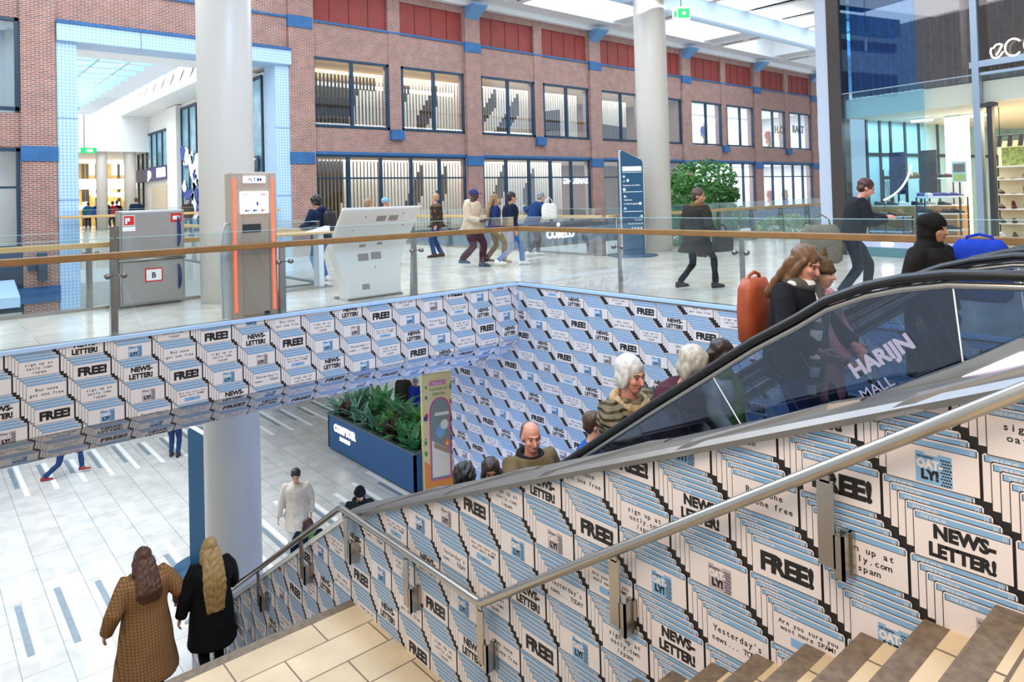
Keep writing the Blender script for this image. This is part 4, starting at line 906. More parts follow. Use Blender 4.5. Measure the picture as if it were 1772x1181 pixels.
# ------------------------------------------------------------------ tree by the balustrade
def leafmesh(k, centres, n, sz, rnd):
    for c, r in centres:
        for i in range(n):
            while True:
                p = Vector((rnd.uniform(-1, 1), rnd.uniform(-1, 1), rnd.uniform(-1, 1)))
                if .55 < p.length < 1: break
            p = Vector(c)+Vector((p.x*r[0], p.y*r[1], p.z*r[2])); a = Vector((rnd.gauss(0, 1), rnd.gauss(0, 1), rnd.gauss(0, .6))).normalized(); b_ = a.cross(Vector((rnd.gauss(0, 1), rnd.gauss(0, 1), rnd.gauss(0, 1)))).normalized(); s = sz*(.7+.6*rnd.random())
            k.add([p-a*s, p-b_*s*.35, p+a*s, p+b_*s*.35], [(0, 1, 2, 3)], 0)
tc = onz(1205, 470, LZ); TX, TY = onz(1212, 400, 1.0).x, 14.6
TX = ony(1212, 345, 14.6).x
t = thing('tree', 'round leafy green tree rising from the lower floor beside the right column', 'tree', (TX, TY, LZ)); rnd = random.Random(5)
k = MB(); k.tube([(0, 0, 0), (.05, .02, 2.5), (0, 0, 5.2), (.1, 0, 7)], [.16, .13, .1, .05], 10); 
for a in (0, 1.3, 2.6, 3.8, 5): k.tube([(0, 0, 4.2+.2*a), (.9*math.cos(a), .9*math.sin(a), 5.6+.2*a)], [.06, .02], 7)
k.build('trunk', mat('bark', '5c4a38', .9, bump=.4), t)
k = MB(); cs_ = [((c_[0][0]*.85, c_[0][1], c_[0][2]+.3), c_[1]) for c_ in [((.2, 0, 7.3), (1.3, 1.2, .75)), ((-1.4, -.1, 6.9), (1.1, 1.1, .6)), ((-.5, -.4, 6.1), (1.5, 1.2, .7)), ((-1.9, 0, 5.5), (1.1, 1, .6)), ((.9, -.3, 5.9), (1.0, 1, .6)), ((.4, -.5, 5.0), (1.4, 1, .6)), ((-1.2, 0, 4.6), (1.2, 1, .5)), ((.6, -.4, 4.2), (.9, .8, .5)), ((1.6, -.6, 4.6), (1.0, .8, .7)), ((1.9, -.5, 3.8), (.9, .8, .6)), ((1.3, 0, 6.7), (.8, .8, .5))]]
leafmesh(k, cs_, 950, .12, rnd); k.build('foliage', mat('tree_leaf', '568f48', .6, var=.45, vscale=2.5), t)
t = thing('bamboo_plant', 'lighter green feathery bush to the right of the round tree', 'plant', (TX+4.4, 14.0, LZ)); k = MB(); leafmesh(k, [((0, 0, 5.7), (1.5, .8, .45)), ((-1, 0, 5.2), (1.1, .8, .5)), ((1.2, 0, 5.9), (1.0, .6, .25))], 600, .1, rnd); k.build('foliage', mat('bush_leaf', '8aa862', .6, var=.3, vscale=3), t); k = MB(); k.tube([(0, 0, 0), (0, 0, 5.5)], [.06, .03], 8); k.build('stem', mat('bark'), t) if False else k.build('stem', MATS['bark'], t)
# shop fascia and flat stall roofs of the lower floor
k = MB(); k.box(12.6, XE, FY-.5, FY-.15, -.95, .06); k.box(12.6, XE, FY-.4, FY-.15, -5.5, -2.6); struct(k.build('trim_12', mat('fascia_blue', '2c5878', .5)))
q = MB(); letters(q, text2d('CÔBELO', 0, 0, .42, .05, 'L', .9), (25.2, FY-.5, -.62), (1, 0, 0), (0, 0, 1), .05); q.prism([(26.1+.12*math.cos(a), FY-.5, .08+.12*math.sin(a)) for a in [j*math.pi/8 for j in range(16)]], (0, -.05, 0)); tag(q.build('shop_sign', MATS['letter_glow']), 'white lit shop lettering with a dot on the blue fascia below the slatted windows', 'sign')
for i, (x0, x1, y0, y1, l) in enumerate(((24.6, 29.2, 17.2, 20, 'flat pale stall roof on the lower floor nearest the tree'), (30.2, 40, 17.2, 20, 'flat pale stall roof on the lower floor further from the tree'))):
    t = thing('stall', l.replace('roof', 'canopy'), 'stall', ((x0+x1)/2, (y0+y1)/2, LZ)); hx, hy = (x1-x0)/2, (y1-y0)/2; k = MB(); k.box(-hx, hx, -hy, hy, 4.3, 4.45); k.build('roof', mat('stall_roof', 'e8ded2', .7), t)
    for sx in (-1, 1):
        for sy in (-1, 1): k = MB(); k.box(sx*(hx-.2)-.06, sx*(hx-.2)+.06, sy*(hy-.2)-.06, sy*(hy-.2)+.06, 0, 4.3); k.build('post', m_navy, t)
    k = MB(); k.box(-hx+.3, hx-.3, -hy+.3, -hy+.5, 0, 1.1); k.build('counter', m_wood, t)
# ------------------------------------------------------------------ shoe shop on the right
SP = Vector((17.2, 7.8, 0)); SD = Vector((-.137, -.99, 0)).normalized(); SN = Vector((.99, -.137, 0)).normalized(); UPV = Vector((0, 0, 1)); SRZ = math.atan2(SD.y, SD.x)
def S(s, d, z): return SP+SD*s+SN*d+UPV*z
def sb(k, s0, s1, d0, d1, z0, z1, mi=0): return k.obox(S((s0+s1)/2, (d0+d1)/2, (z0+z1)/2), SD, SN, UPV, (s1-s0)/2, (d1-d0)/2, (z1-z0)/2, mi)
def ls(k, x0, x1, y0, y1, z0, z1, mi=0): return k.box(x0, x1, y0, y1, z0, z1, mi)
def sthing(name, label, cat, s, d, z=0, group=None): return thing(name, label, cat, S(s, d, z), SRZ, group)      # local x = along the front, local y = inwards is -y
brown = mat('shop_column', '3f3836', .4); wht = mat('shop_white', 'f3efe8', .6); wrm = mat('shop_cream', 'ead9b8', .7)
k = MB(); sb(k, -.02, .30, -.05, .3, 0, 9.5); struct(k.build('column_shop', brown))
k = MB(); sb(k, -.36, -.03, .0, .4, -.5, 9.5); struct(k.build('column_shop', mat('pillar_white', 'b9c4d6', .5)))
k = MB(); sb(k, 3.2, 3.33, -.06, .1, 0, 9.5); sb(k, 3.15, 8, -.05, .1, 4.03, 4.16); sb(k, 3.3, 8, -.02, .1, 3.86, 3.92); sb(k, .3, 3.2, -.01, .02, 3.88, 3.905); struct(k.build('trim_13', mat('front_frame_grey', '8f9fb0', .4, metal=.5)))
k = MB(); sb(k, 3.42, 3.52, .0, .12, 0, 3.3); sb(k, 3.33, 3.6, -.05, .1, 3.2, 3.28); struct(k.build('door_1', m_dark))
m_dich = glass('blue_film_glass', '8fcdf2', .05); m_greyg = glass('grey_glass', 'd8d0ce', .05); m_shop = glass('shop_glass', 'f3f7f8', .03)
k = MB(); sb(k, .3, 2.05, 0, .02, 3.9, 9.4); o = struct(k.build('window_30', m_dich)); k = MB(); sb(k, 2.05, 3.2, 0, .02, 3.9, 9.4); sb(k, 3.33, 8, 0, .02, 4.16, 9.4); k.build('pane', m_greyg, o)
k = MB(); sb(k, .3, 2.2, 0, .02, .3, 3.88); o = struct(k.build('window_31', glass('pale_blue_glass', 'd6ecf7', .04))); k = MB(); sb(k, 2.2, 3.2, 0, .02, .3, 3.88); sb(k, 3.33, 8, 0, .02, 3.3, 3.86); k.build('pane', m_shop, o)
k = MB(); sb(k, .3, 3.2, -.03, .08, 0, .22, 0); sb(k, .3, 3.2, -.03, .08, .22, .42, 1); struct(k.build('baseboard_shop', [mat('plinth_teal', '4f7f86', .4), mat('plinth_lilac', 'c3c6e4', .5)]))
k = MB(); letters(k, text2d('ecco', 0, 0, .1, .05, 'L'), S(1.15, -.035, .27), SD, UPV, .01); tag(k.build('shop_sign', m_lamp), 'tiny white lettering on the lilac strip at the foot of the shop glass', 'sign')
# rooms
k = MB(); sb(k, .3, 9, .1, 9, -.02, .02, 0); struct(k.build('floor_shop', mat('shop_floor', 'c2b8ac', .3)))
k = MB(); sb(k, .3, 9, .15, 9, 3.3, 3.75, 0); struct(k.build('ceiling_shop', mat('shop_ceiling', 'efe3cc', .7)))
k = MB(); sb(k, .3, 3.6, 8.9, 9, 0, 3.3, 1); sb(k, 3.6, 9, 8.9, 9, 0, 3.3, 0); sb(k, 8.9, 9, .2, 9, 0, 3.3, 0); sb(k, 1.62, 2.0, 2.1, 2.5, 0, 3.3, 2); sb(k, .3, 9, 3.9, 4, 3.75, 9.4, 3); sb(k, .3, .32, 1, 9, 0, 3.3, 1); struct(k.build('wall_shop', [wrm, mat('shop_teal', 'a3cbd8', .5), wht, mat('upper_wall', '7d7a80', .6)]))
k = MB()
for x in (.9, 1.5, 2.0, 2.7, 3.4, 4.4, 5.6, 7): sb(k, .32, .36, x, x+.07, 0, 3.3)
sb(k, .32, .36, .9, 8.9, 2.4, 2.48); struct(k.build('window_32', m_dark)); 
# curtain behind the upper glass
k = MB(); n_ = 240; r0 = [S(.35+7.6*i/n_, .35+.05*math.sin(i*1.35)+.02*math.sin(i*.37), 3.8) for i in range(n_)]; r1 = [p+UPV*5.5 for p in r0]
for i in range(n_-1): k.add([r0[i], r0[i+1], r1[i+1], r1[i]], [(0, 1, 2, 3)], 0, True)
k.add([p+SN*.01 for p in r0]+[p+SN*.01 for p in r1], [(i+1, i, n_+i, n_+i+1) for i in range(n_-1)], 0, True)
tag(k.build('curtain', mat('voile', '9a9490', .8, var=.2, vscale=6)), 'grey pleated curtain behind the upper glass of the shoe shop', 'curtain')
# big lit sign
t = sthing('shop_sign', 'large glowing warm white shop sign above the shoe shop door', 'sign', 3.72, -.1, 4.30)
def sgn(pts, r=.017): k = MB(); k.tube([(x*.17, -.0, z*.24) for x, z in pts], r, 10, round_ends=True); k.build('letter_tube', mat('neon', 'fff0dc', .5, emit=2.2), t)
t.rotation_euler = (0, 0, SRZ); X0S = 0
sgn([(-.75, .25), (-.82, -.1), (-.65, -.5), (-.25, -.62), (.15, -.5), (.45, -.2)]); sgn([(-.2, -.35), (.1, -.05), (.38, .3)]); sgn([(-.5, .25), (-.25, .48), (.15, .52), (.4, .42)])
for cx in (1.55, 3.5): sgn([(cx+.85*math.cos(a), .05+.7*math.sin(a)) for a in [.7+.32*j for j in range(16)]])
sgn([(5.45+.85*math.cos(a), .05+.7*math.sin(a)) for a in [.4*j for j in range(17)]])
# lamps
area('shop_downlights', tuple(S(5.5, 3.2, 3.25)), 4, 520, (1, .82, .55), (0, 0, SRZ), sy=4.5)
area('shop_window_lights', tuple(S(1.8, 2.2, 3.25)), 2.6, 150, (.85, .95, 1), (0, 0, SRZ), sy=3)
area('upper_glass_fill', tuple(S(1.2, .19, 9.3)), 1.7, 240, (.3, .7, 1), (0, 0, SRZ), sy=.25)  # blue fill added between the upper glass and the curtain
area('curtain_fill', tuple(S(5, .19, 9.3)), 5, 150, (1, .92, .86), (0, 0, SRZ), sy=.25)  # fill added to brighten the curtain from its front
for i, (s, d, L) in enumerate(((.9, 2.0, .5), (1.7, 2.2, .9))):
    t = sthing('strip_light', 'white ceiling strip light in the shoe shop, %s' % ('short one at left' if i == 0 else 'longer one at right'), 'light', s, d, 3.21); k = MB(); k.box(0, L, -.03, .03, 0, .05); k.build('tube', m_lamp, t); k = MB(); k.box(-.02, L+.02, -.04, .04, .05, .08); k.build('housing', m_white, t)
t = sthing('reflection_arc', 'slim curved white reflection modelled as a glowing tube in the shoe shop window', 'light', .72, .32, 1.25); k = MB(); k.tube([(.0+1.0*math.sin(a), 0, 1.0-1.0*math.cos(a)) for a in [.35+.09*j for j in range(13)]], .02, 8, round_ends=True); k.build('tube', m_lamp, t); k = MB(); k.tube([(.35, 0, .05), (.35, 0, -1.24)], .012, 8); k.box(.2, .5, -.1, .1, -1.25, -1.23); k.build('stand', m_dark, t)  # glowing arc for reflected ring lamps; tube and stand are added
# shoes
def shoe_mesh(nm, cu, cs, kind):
    k = MB(); L = .28
    def ring(x, w, z0, z1, n=10): return [(x, w*math.cos(a), z0+(z1-z0)*(.5+.5*math.sin(a))) for a in [2*math.pi*i/n for i in range(n)]]
    hs = {'sneaker': (.10, .095, .075, .055, .04), 'boot': (.17, .165, .08, .06, .045), 'sandal': (.05, .04, .035, .045, .03)}[kind]
    k.rings([ring(-.13, .02, .02, hs[0]*.8), ring(-.11, .036, .02, hs[0]), ring(-.04, .037, .02, hs[1]), ring(.02, .042, .02, hs[2]), ring(.08, .047, .02, hs[3]), ring(.125, .04, .02, hs[4]), ring(.145, .02, .022, hs[4]*.8)], 0)
    k.rings([[(x, w*s, z) for s in (-1, 1) for z in ((0, .022) if s < 0 else (.022, 0))] for x, w in ((-.135, .028), (-.1, .04), (.0, .043), (.08, .05), (.13, .042), (.15, .02))], 1, smooth=False)
    return k.mesh(nm, [mat('shoe_'+cu, cu, .5), mat('sole_'+cs, cs, .5)])
SM = {n: shoe_mesh('shoe', a, b_, kd) for n, (a, b_, kd) in {'tan': ('b07a48', '8a6a4a', 'boot'), 'brown': ('5a3a28', '2e2622', 'sneaker'), 'black': ('26242a', '3a3836', 'sneaker'), 'white': ('ece8e0', 'f4f0ea', 'sneaker'), 'purple': ('3f3a8e', 'e8e4f0', 'sneaker'), 'grey': ('8a8682', 'c9c4bc', 'sneaker'), 'maroon': ('6a2f32', '3a2422', 'boot'), 'cream': ('d8c8a8', 'b89a6a', 'sandal')}.items()}
ORD = ['first', 'second', 'third', 'fourth', 'fifth', 'sixth', 'seventh', 'eighth', 'ninth', 'tenth']
def shoes(cols, s0, ds, d, z, where, turn=0):
    for i, c in enumerate(cols):
        o = bpy.data.objects.new('shoe', SM[c]); COL.objects.link(o); o.location = S(s0+ds*i, d, z); o.rotation_euler = (0, 0, SRZ+turn+.25*math.sin(i*5)); o['group'] = 'shoes on '+where
        tag(o, '%s shoe, %s from the left on %s' % (c, ORD[i], where), 'shoe')
def unit(label, s0, s1, d, zs, dep=.32, back=False, mt=None, name='shelf_unit', lit=False):
    t = sthing(name, label, 'shelf' if name == 'shelf_unit' else 'table', (s0+s1)/2, d, .02); h = (s1-s0)/2
    for z in zs:
        k = MB(); k.box(-h, h, -dep/2, dep/2, z-.03, z); k.build('shelf', mt or wht, t)
    for x in (-h, h):
        for y in (-dep/2, dep/2): k = MB(); k.box(x-.012, x+.012, y-.012, y+.012, 0, max(zs)+(.0 if name != 'shelf_unit' else .25)); k.build('upright', m_dark, t)
    if back: k = MB(); k.box(-h, h, dep/2, dep/2+.02, 0, max(zs)+.55); k.build('back_panel', mat('lit_back', 'f2dfb4', .6), t)
    return t
unit('lit cream wall shelves full of shoes beyond the shop door', 3.0, 4.7, 1.3, [.45, .75, 1.06, 1.38, 1.7, 1.98], back=True)
for z, cols, w in ((1.7, ['cream', 'cream', 'grey', 'white', 'cream', 'grey', 'cream'], 'the top lit wall shelf'), (1.38, ['brown', 'cream', 'tan', 'tan', 'brown', 'tan', 'tan'], 'the second lit wall shelf'), (1.06, ['brown', 'maroon', 'grey', 'brown', 'black', 'brown', 'black'], 'the third lit wall shelf'), (.75, ['black', 'brown', 'brown', 'black', 'brown', 'tan', 'black'], 'the fourth lit wall shelf'), (.45, ['white', 'brown', 'white', 'black', 'white', 'brown', 'white'], 'the lowest lit wall shelf')):
    shoes(cols, 3.12, .235, 1.25, z+.021, w, -.9)
t = sthing('picture_panel', 'green leafy picture panel on the top of the lit wall shelves', 'picture', 3.45, 1.3, 2.002); k = MB(); k.box(-.3, .3, -.02, .0, 0, .4); k.build('panel', mat('leafy_print', '8f9a55', .6, var=.5, vscale=14), t)
t = sthing('bag_rail', 'rail of black and white striped shop tags above the lit shelves', 'rail', 3.9, 1.1, 2.55); k = MB(); k.tube([(-.8, 0, .1), (.8, 0, .1)], .012); k.tube([(-.7, 0, .1), (-.7, 0, .73)], .008); k.tube([(.7, 0, .1), (.7, 0, .73)], .008); k.build('bar', m_dark, t)
for i in range(7): k = MB(); k.prism([(-.72+.2*i, -.03, .1), (-.64+.2*i, -.03, .1), (-.68+.2*i, -.03, -.14), (-.76+.2*i, -.03, -.14)], (0, .05, 0)); k.build('tag', mat('tag_grey', '4a4642', .6), t)
tb = unit('slim black framed shoe rack with purple shoes on top in the shop window', 1.75, 2.66, .6, [.62, .98, 1.34], .36, name='display_table')
shoes(['purple', 'white', 'purple', 'purple', 'purple'], 1.83, .175, .57, 1.361, 'the top of the black framed window rack', .5)
shoes(['maroon', 'brown', 'tan', 'brown', 'black'], 1.83, .175, .57, 1.001, 'the middle of the black framed window rack', .5)
shoes(['white', 'black', 'brown', 'black'], 1.85, .2, .57, .641, 'the bottom of the black framed window rack', .5)
unit('low window table with a glass case and two shoe shelves in the shop window', .62, 1.45, .6, [.55, .9], .4, name='display_table')
shoes(['brown', 'tan', 'brown'], 0.75, .28, .6, .571, 'the lower shelf of the low window table', .4); shoes(['black', 'grey', 'brown', 'tan'], 0.72, .2, .6, .921, 'the upper shelf of the low window table', .4)
t = sthing('display_block', 'long wooden display block behind the window tables', 'display', 1.35, 1.25, .02); k = MB(); k.box(-1.0, 1.0, -.3, .3, 0, 1.12); k.build('block', mat('display_oak', 'c08f4e', .5, var=.2), t, bevel=.01); k = MB(); k.box(-.95, .95, -.28, .28, 1.12, 1.14); k.build('top', wht, t)
shoes(['black', 'black', 'white', 'black', 'grey', 'black'], .5, .3, 1.15, 1.161, 'the wooden display block', .3)
unit('high rear shelf of boxes and shoes behind the wooden block', .36, 2.0, 1.75, [1.78], .3, name='shelf_unit')
shoes(['brown', 'maroon', 'brown', 'tan', 'tan', 'tan', 'black', 'black', 'brown'], .45, .18, 1.72, 1.801, 'the high rear shelf', .3)
for s, lab, c in ((.72, 'dark blue concert style poster panel standing behind the display block', '2b2f4e'), (1.45, 'black and grey forest poster panel standing behind the display block', '2c2e2c')):
    t = sthing('poster_panel', lab, 'poster', s, 1.62 if s > 1 else 1.62, .02); k = MB(); k.box(-.2, .2, -.03, .0, 1.4, 2.45); k.box(-.02, .02, -.02, 0, 0, 1.4); k.build('board', mat('poster_'+c, c, .5, var=.6, vscale=7), t)
    k = MB(); k.box(-.2, .2, -.04, .06, 0, .02); k.build('foot', m_dark, t)
t = sthing('sign_stand', 'pale blue notice with a photo on a thin black stand', 'sign', 2.42, 1.0, .02); k = MB(); k.tube([(0, 0, 0), (0, 0, 1.65)], .012, 8); k.cyl(0, 0, 0, .015, .14, 20); k.build('stand', m_dark, t); k = MB(); k.box(-.15, .15, -.03, -.013, 1.66, 2.12); k.build('board', mat('notice_blue', 'bfe0e4', .5), t); k = MB(); k.box(-.12, .12, -.034, -.03, 1.88, 2.07, 0); k.box(-.12, .12, -.034, -.03, 1.69, 1.84, 1); k.build('print', [mat('notice_photo', '7a6a62', .5, var=.6, vscale=30), mat('notice_green', 'b6c86a', .5)], t)
# ------------------------------------------------------------------ people
def remeshed(mb, vox, smooth=4, noise=0.0, nscale=6.0):
    """one continuous skin round overlapping limb and body forms"""
    me = mb.mesh('t', []); o = bpy.data.objects.new('t', me); COL.objects.link(o)
    r = o.modifiers.new('r', 'REMESH'); r.mode = 'VOXEL'; r.voxel_size = vox; r.use_smooth_shade = True
    if smooth: sm = o.modifiers.new('s', 'SMOOTH'); sm.iterations = smooth; sm.factor = .5
    dg = bpy.context.evaluated_depsgraph_get(); out = bpy.data.meshes.new_from_object(o.evaluated_get(dg))
    bpy.data.objects.remove(o); bpy.data.meshes.remove(me)
    if noise:
        n = len(out.vertices); co = np.empty(n*3, 'f'); out.vertices.foreach_get('co', co); no = np.empty(n*3, 'f'); out.vertices.foreach_get('normal', no)
        co = co.reshape(-1, 3); no = no.reshape(-1, 3); p = co*nscale
        d = np.sin(p[:, 2]*2.3+1.7*np.sin(p[:, 0]*1.9+p[:, 1]))*.5+np.sin(p[:, 0]*3.1+p[:, 1]*2.7+2*np.sin(p[:, 2]*1.3))*.5
        co += no*(d*noise)[:, None]; out.vertices.foreach_set('co', co.ravel()); out.update()
    return out
def put(name, me, mt, parent, label=None):
    me.name = name; me.materials.clear(); me.materials.append(mt); me.polygons.foreach_set('material_index', [0]*len(me.polygons)); me.polygons.foreach_set('use_smooth', [True]*len(me.polygons))
    o = bpy.data.objects.new(name, me); COL.objects.link(o); o.parent = parent
    if label: o['label'] = label
    return o
def ik(a, b_, l1, l2, hint):
    d = b_-a; L = min(d.length, (l1+l2)*.995); d = d.normalized(); x = (l1*l1-l2*l2+L*L)/(2*L); h = math.sqrt(max(l1*l1-x*x, 1e-6)); hn = (hint-d*hint.dot(d)).normalized()
    return a+d*x+hn*h, a+d*L
V = Vector
SKIN = {'fair': mat('skin_fair', 'd9a48a', .5), 'pink': mat('skin_pink', 'd4937c', .5), 'tan': mat('skin_tan', 'b98262', .5), 'brown': mat('skin_brown', '7a4e38', .5), 'dark': mat('skin_dark', '4a3028', .5)}
def cloth(name, c, **k): return mat('cloth_'+name, c, k.pop('rough', .85), var=k.pop('var', .12), vscale=k.pop('vs', 14), bump=k.pop('bump', .25), bscale=k.pop('bs', 120), spec=.2)
m_eye = mat('eye_dark', '1a1412', .2); m_lip = mat('lip', 'a85a50', .5); m_brow = mat('brow', '3a2a22', .8)
def quilt(M, s=7):
    nt = M.node_tree; b_ = nt.nodes['Principled BSDF']; tc = nt.nodes.new('ShaderNodeTexCoord'); w = nt.nodes.new('ShaderNodeTexWave'); w.bands_direction = 'Z'; w.inputs['Scale'].default_value = s; w.inputs['Distortion'].default_value = 1.5
    bp = nt.nodes.new('ShaderNodeBump'); bp.inputs['Strength'].default_value = .8; bp.inputs['Distance'].default_value = .05; nt.links.new(tc.outputs['Object'], w.inputs[0]); nt.links.new(w.outputs['Fac'], bp.inputs['Height']); nt.links.new(bp.outputs[0], b_.inputs['Normal']); return M
def hair_mat(name, c, c2=None):
    if 'hair_'+name in MATS: return MATS['hair_'+name]
    M = mat('hair_'+name, c, .45); nt = M.node_tree; b_ = nt.nodes['Principled BSDF']; tc = nt.nodes.new('ShaderNodeTexCoord'); mp = nt.nodes.new('ShaderNodeMapping'); mp.inputs['Scale'].default_value = (60, 60, 5)
    n = nt.nodes.new('ShaderNodeTexNoise'); n.inputs['Scale'].default_value = 1.0; n.inputs['Detail'].default_value = 3; r = nt.nodes.new('ShaderNodeMix'); r.data_type = 'RGBA'
    k = lin(c); r.inputs[6].default_value = tuple(x*.55 for x in k[:3])+(1,); r.inputs[7].default_value = lin(c2) if c2 else tuple(min(1, x*1.5) for x in k[:3])+(1,)
    nt.links.new(tc.outputs['Object'], mp.inputs[0]); nt.links.new(mp.outputs[0], n.inputs[0]); nt.links.new(n.outputs['Fac'], r.inputs[0]); nt.links.new(r.outputs[2], b_.inputs['Base Color']); return M
def plaid(name, c, line, sx, sz, wd=.12):
    if name in MATS: return MATS[name]
    M = mat(name, c, .9, spec=.15); nt = M.node_tree; b_ = nt.nodes['Principled BSDF']; tc = nt.nodes.new('ShaderNodeTexCoord'); sp = nt.nodes.new('ShaderNodeSeparateXYZ'); nt.links.new(tc.outputs['Object'], sp.inputs[0])
    def stripe(sock, s):
        a = nt.nodes.new('ShaderNodeMath'); a.operation = 'MULTIPLY'; a.inputs[1].default_value = s; nt.links.new(sock, a.inputs[0]); f = nt.nodes.new('ShaderNodeMath'); f.operation = 'FRACT'; nt.links.new(a.outputs[0], f.inputs[0]); l = nt.nodes.new('ShaderNodeMath'); l.operation = 'LESS_THAN'; l.inputs[1].default_value = wd; nt.links.new(f.outputs[0], l.inputs[0]); return l.outputs[0]
    u, v = stripe(sp.outputs[1], sx), stripe(sp.outputs[2], sz); ad = nt.nodes.new('ShaderNodeMath'); ad.operation = 'ADD'; ad.use_clamp = True; nt.links.new(u, ad.inputs[0]); nt.links.new(v, ad.inputs[1])
    m1 = nt.nodes.new('ShaderNodeMath'); m1.operation = 'MULTIPLY'; m1.inputs[1].default_value = .9 if wd > .4 else .6; nt.links.new(ad.outputs[0], m1.inputs[0])
    r = nt.nodes.new('ShaderNodeMix'); r.data_type = 'RGBA'; r.inputs[6].default_value = lin(c); r.inputs[7].default_value = lin(line); nt.links.new(m1.outputs[0], r.inputs[0]); nt.links.new(r.outputs[2], b_.inputs['Base Color']); return M

def person(label, pos, heading, Ht=1.75, lean=0, head=(0, 0), lh=None, rh=None, lf=(.0, 0), rf=(.0, 0), skin='fair', hair='short', hairc=('brown', '4a3324'), hairlen=.0,
           top=None, toplen=.47, flare=1.0, bulk=1.0, legs=None, legw=1.0, shoe=None, vox=.014, collar=None, scarf=None, hood=None, face=True, beard=False, sleeves=True, group=None, puffy=0, fur=None, name='person', cat='person'):
    """head: (yaw, pitch) in degrees; lh, rh: wrist targets (forward, left, up) in metres; lf, rf: (forward, lift) of each foot; toplen: hem height / body height"""
    s = Ht/1.72; t = thing(name, label, cat, pos, heading, group)
    X, Y, Z = V((1, 0, 0)), V((0, 1, 0)), V((0, 0, 1)); la = math.radians(lean); sp = V((math.sin(la), 0, math.cos(la))); sf = V((math.cos(la), 0, -math.sin(la)))
    spread = max(abs(lf[0]-rf[0]), 0); pel = V(((lf[0]+rf[0])/2*.9, 0, (.925-.16*spread**2)*s+min(lf[1], rf[1])))
    T = lambda u: pel+sp*(u*s)
    shy = .195*s; nb = T(.50)+sf*.0
    hy, hp = math.radians(head[0]), math.radians(head[1]); hf = (X*math.cos(hy)+Y*math.sin(hy)); hl = Z.cross(hf); hu = Z*math.cos(hp)+hf*math.sin(hp); hf = hf*math.cos(hp)-Z*math.sin(hp)
    hc = nb+sp*(.047*s)+hu*(.125*s)+hf*(.025*s); A = (hf, hl, hu)
    P = lambda f, l, u: hc+hf*(f*s)+hl*(l*s)+hu*(u*s)
    # joints
    sh = {1: T(.455)+Y*shy, -1: T(.455)-Y*shy}; arms = {}
    for k, tgt in ((1, lh), (-1, rh)):
        g = V(tgt)*s if tgt else sh[k]+V((.03+.06*math.sin(la), k*.07, -.52))*s
        el, wr = ik(sh[k], g, .29*s, .255*s, V((-.8, k*.55, -.35))); arms[k] = (sh[k], el, wr)
    lg_ = {}
    for k, (fx, fz) in ((1, lf), (-1, rf)):
        hip = pel+Y*(k*.095*s)-Z*.03*s; ank = V((fx, k*.10*s, .085*s+fz)); kn, an = ik(hip, ank, .43*s, .42*s, V((1, k*.05, .1))); lg_[k] = (hip, kn, an)
    def torso(mb, g, gz=0.0):
        rs = []
        for u, a, c in ((-.10, .10, .13), (-.04, .118, .165), (.06, .115, .165), (.17, .098, .14), (.28, .112, .158), (.38, .115, .175), (.445, .095, .185), (.485, .07, .115), (.505, .055, .07)):
            rs.append([T(u)+sf*((a+g)*s*math.cos(q))+Y*((c+g)*s*math.sin(q)) for q in [2*math.pi*j/20 for j in range(20)]])
        mb.rings(rs)
    # body: one continuous surface
    b = MB(); torso(b, 0); b.tube([T(.46), T(.52)+sf*.01*s, hc-hu*.05*s], [.062*s, .056*s, .055*s], 12)
    b.ell(P(-.012, 0, .032), (.098*s, .077*s, .090*s), A); b.ell(P(.028, 0, -.035), (.066*s, .061*s, .082*s), A); b.ell(P(.048, 0, -.082), (.040*s, .042*s, .032*s), A)
    b.tube([P(.085, 0, .012), P(.108, 0, -.022), P(.112, 0, -.034)], [.010*s, .014*s, .016*s], 8, round_ends=True); b.ell(P(.082, 0, .024), (.016*s, .05*s, .010*s), A)
    for k in (1, -1): b.ell(P(-.008, k*.078, -.012), (.020*s, .010*s, .032*s), A); b.ell(P(.06, k*.035, -.028), (.03*s, .024*s, .026*s), A)
    for k in (1, -1):
        a, e, w = arms[k]; b.tube([T(.44)+Y*(k*.12*s), a, a+(e-a)*.5, e, e+(w-e)*.35, w], [.06*s, .055*s, .045*s, .038*s, .036*s, .026*s], 10, round_ends=True)
        d = (w-e).normalized(); side = V((0, -k, 0)) if abs(d.y) < .8 else V((1, 0, 0)); side = (side-d*side.dot(d)).normalized(); pn = d.cross(side)*k   # palm plane
        fwd = V((1, 0, .2)); ac = (fwd-d*fwd.dot(d)); ac = ac.normalized() if ac.length > .1 else pn
        inn = d.cross(ac).normalized(); inn = inn if inn.y*k < 0 else -inn
        b.ell(w+d*.045*s, (.052*s, .038*s, .017*s), (d, ac, inn), seg=10, rg=7)
        for i, (o_, L) in enumerate(((.028, .066), (.0095, .076), (-.0095, .072), (-.027, .056))):
            p0 = w+d*.078*s+ac*(o_*s); p1 = p0+(d*.85+inn*.45).normalized()*(L*.5*s); p2 = p1+(d*.45+inn*.9).normalized()*(L*.5*s); b.tube([p0-d*.02*s, p0, p1, p2], [.009*s, .0095*s, .0085*s, .007*s], 7, round_ends=True)
        p0 = w+d*.03*s+ac*.03*s; p1 = p0+(ac*.7+d*.7+inn*.3).normalized()*.035*s; p2 = p1+(d*.9+inn*.5).normalized()*.03*s; b.tube([p0, p1, p2], [.012*s, .010*s, .008*s], 7, round_ends=True)
    for k in (1, -1):
        h, kn, an = lg_[k]; b.tube([h+Z*.05*s, h-Z*.03*s, h+(kn-h)*.5, kn, kn+(an-kn)*.3, an], [q_*s*min(1, legw)*.94 for q_ in (.088, .09, .072, .054, .055, .038)], 12, round_ends=True); b.ell(an+V((.055, 0, -.045))*s, (.12*s, .042*s, .036*s), None)
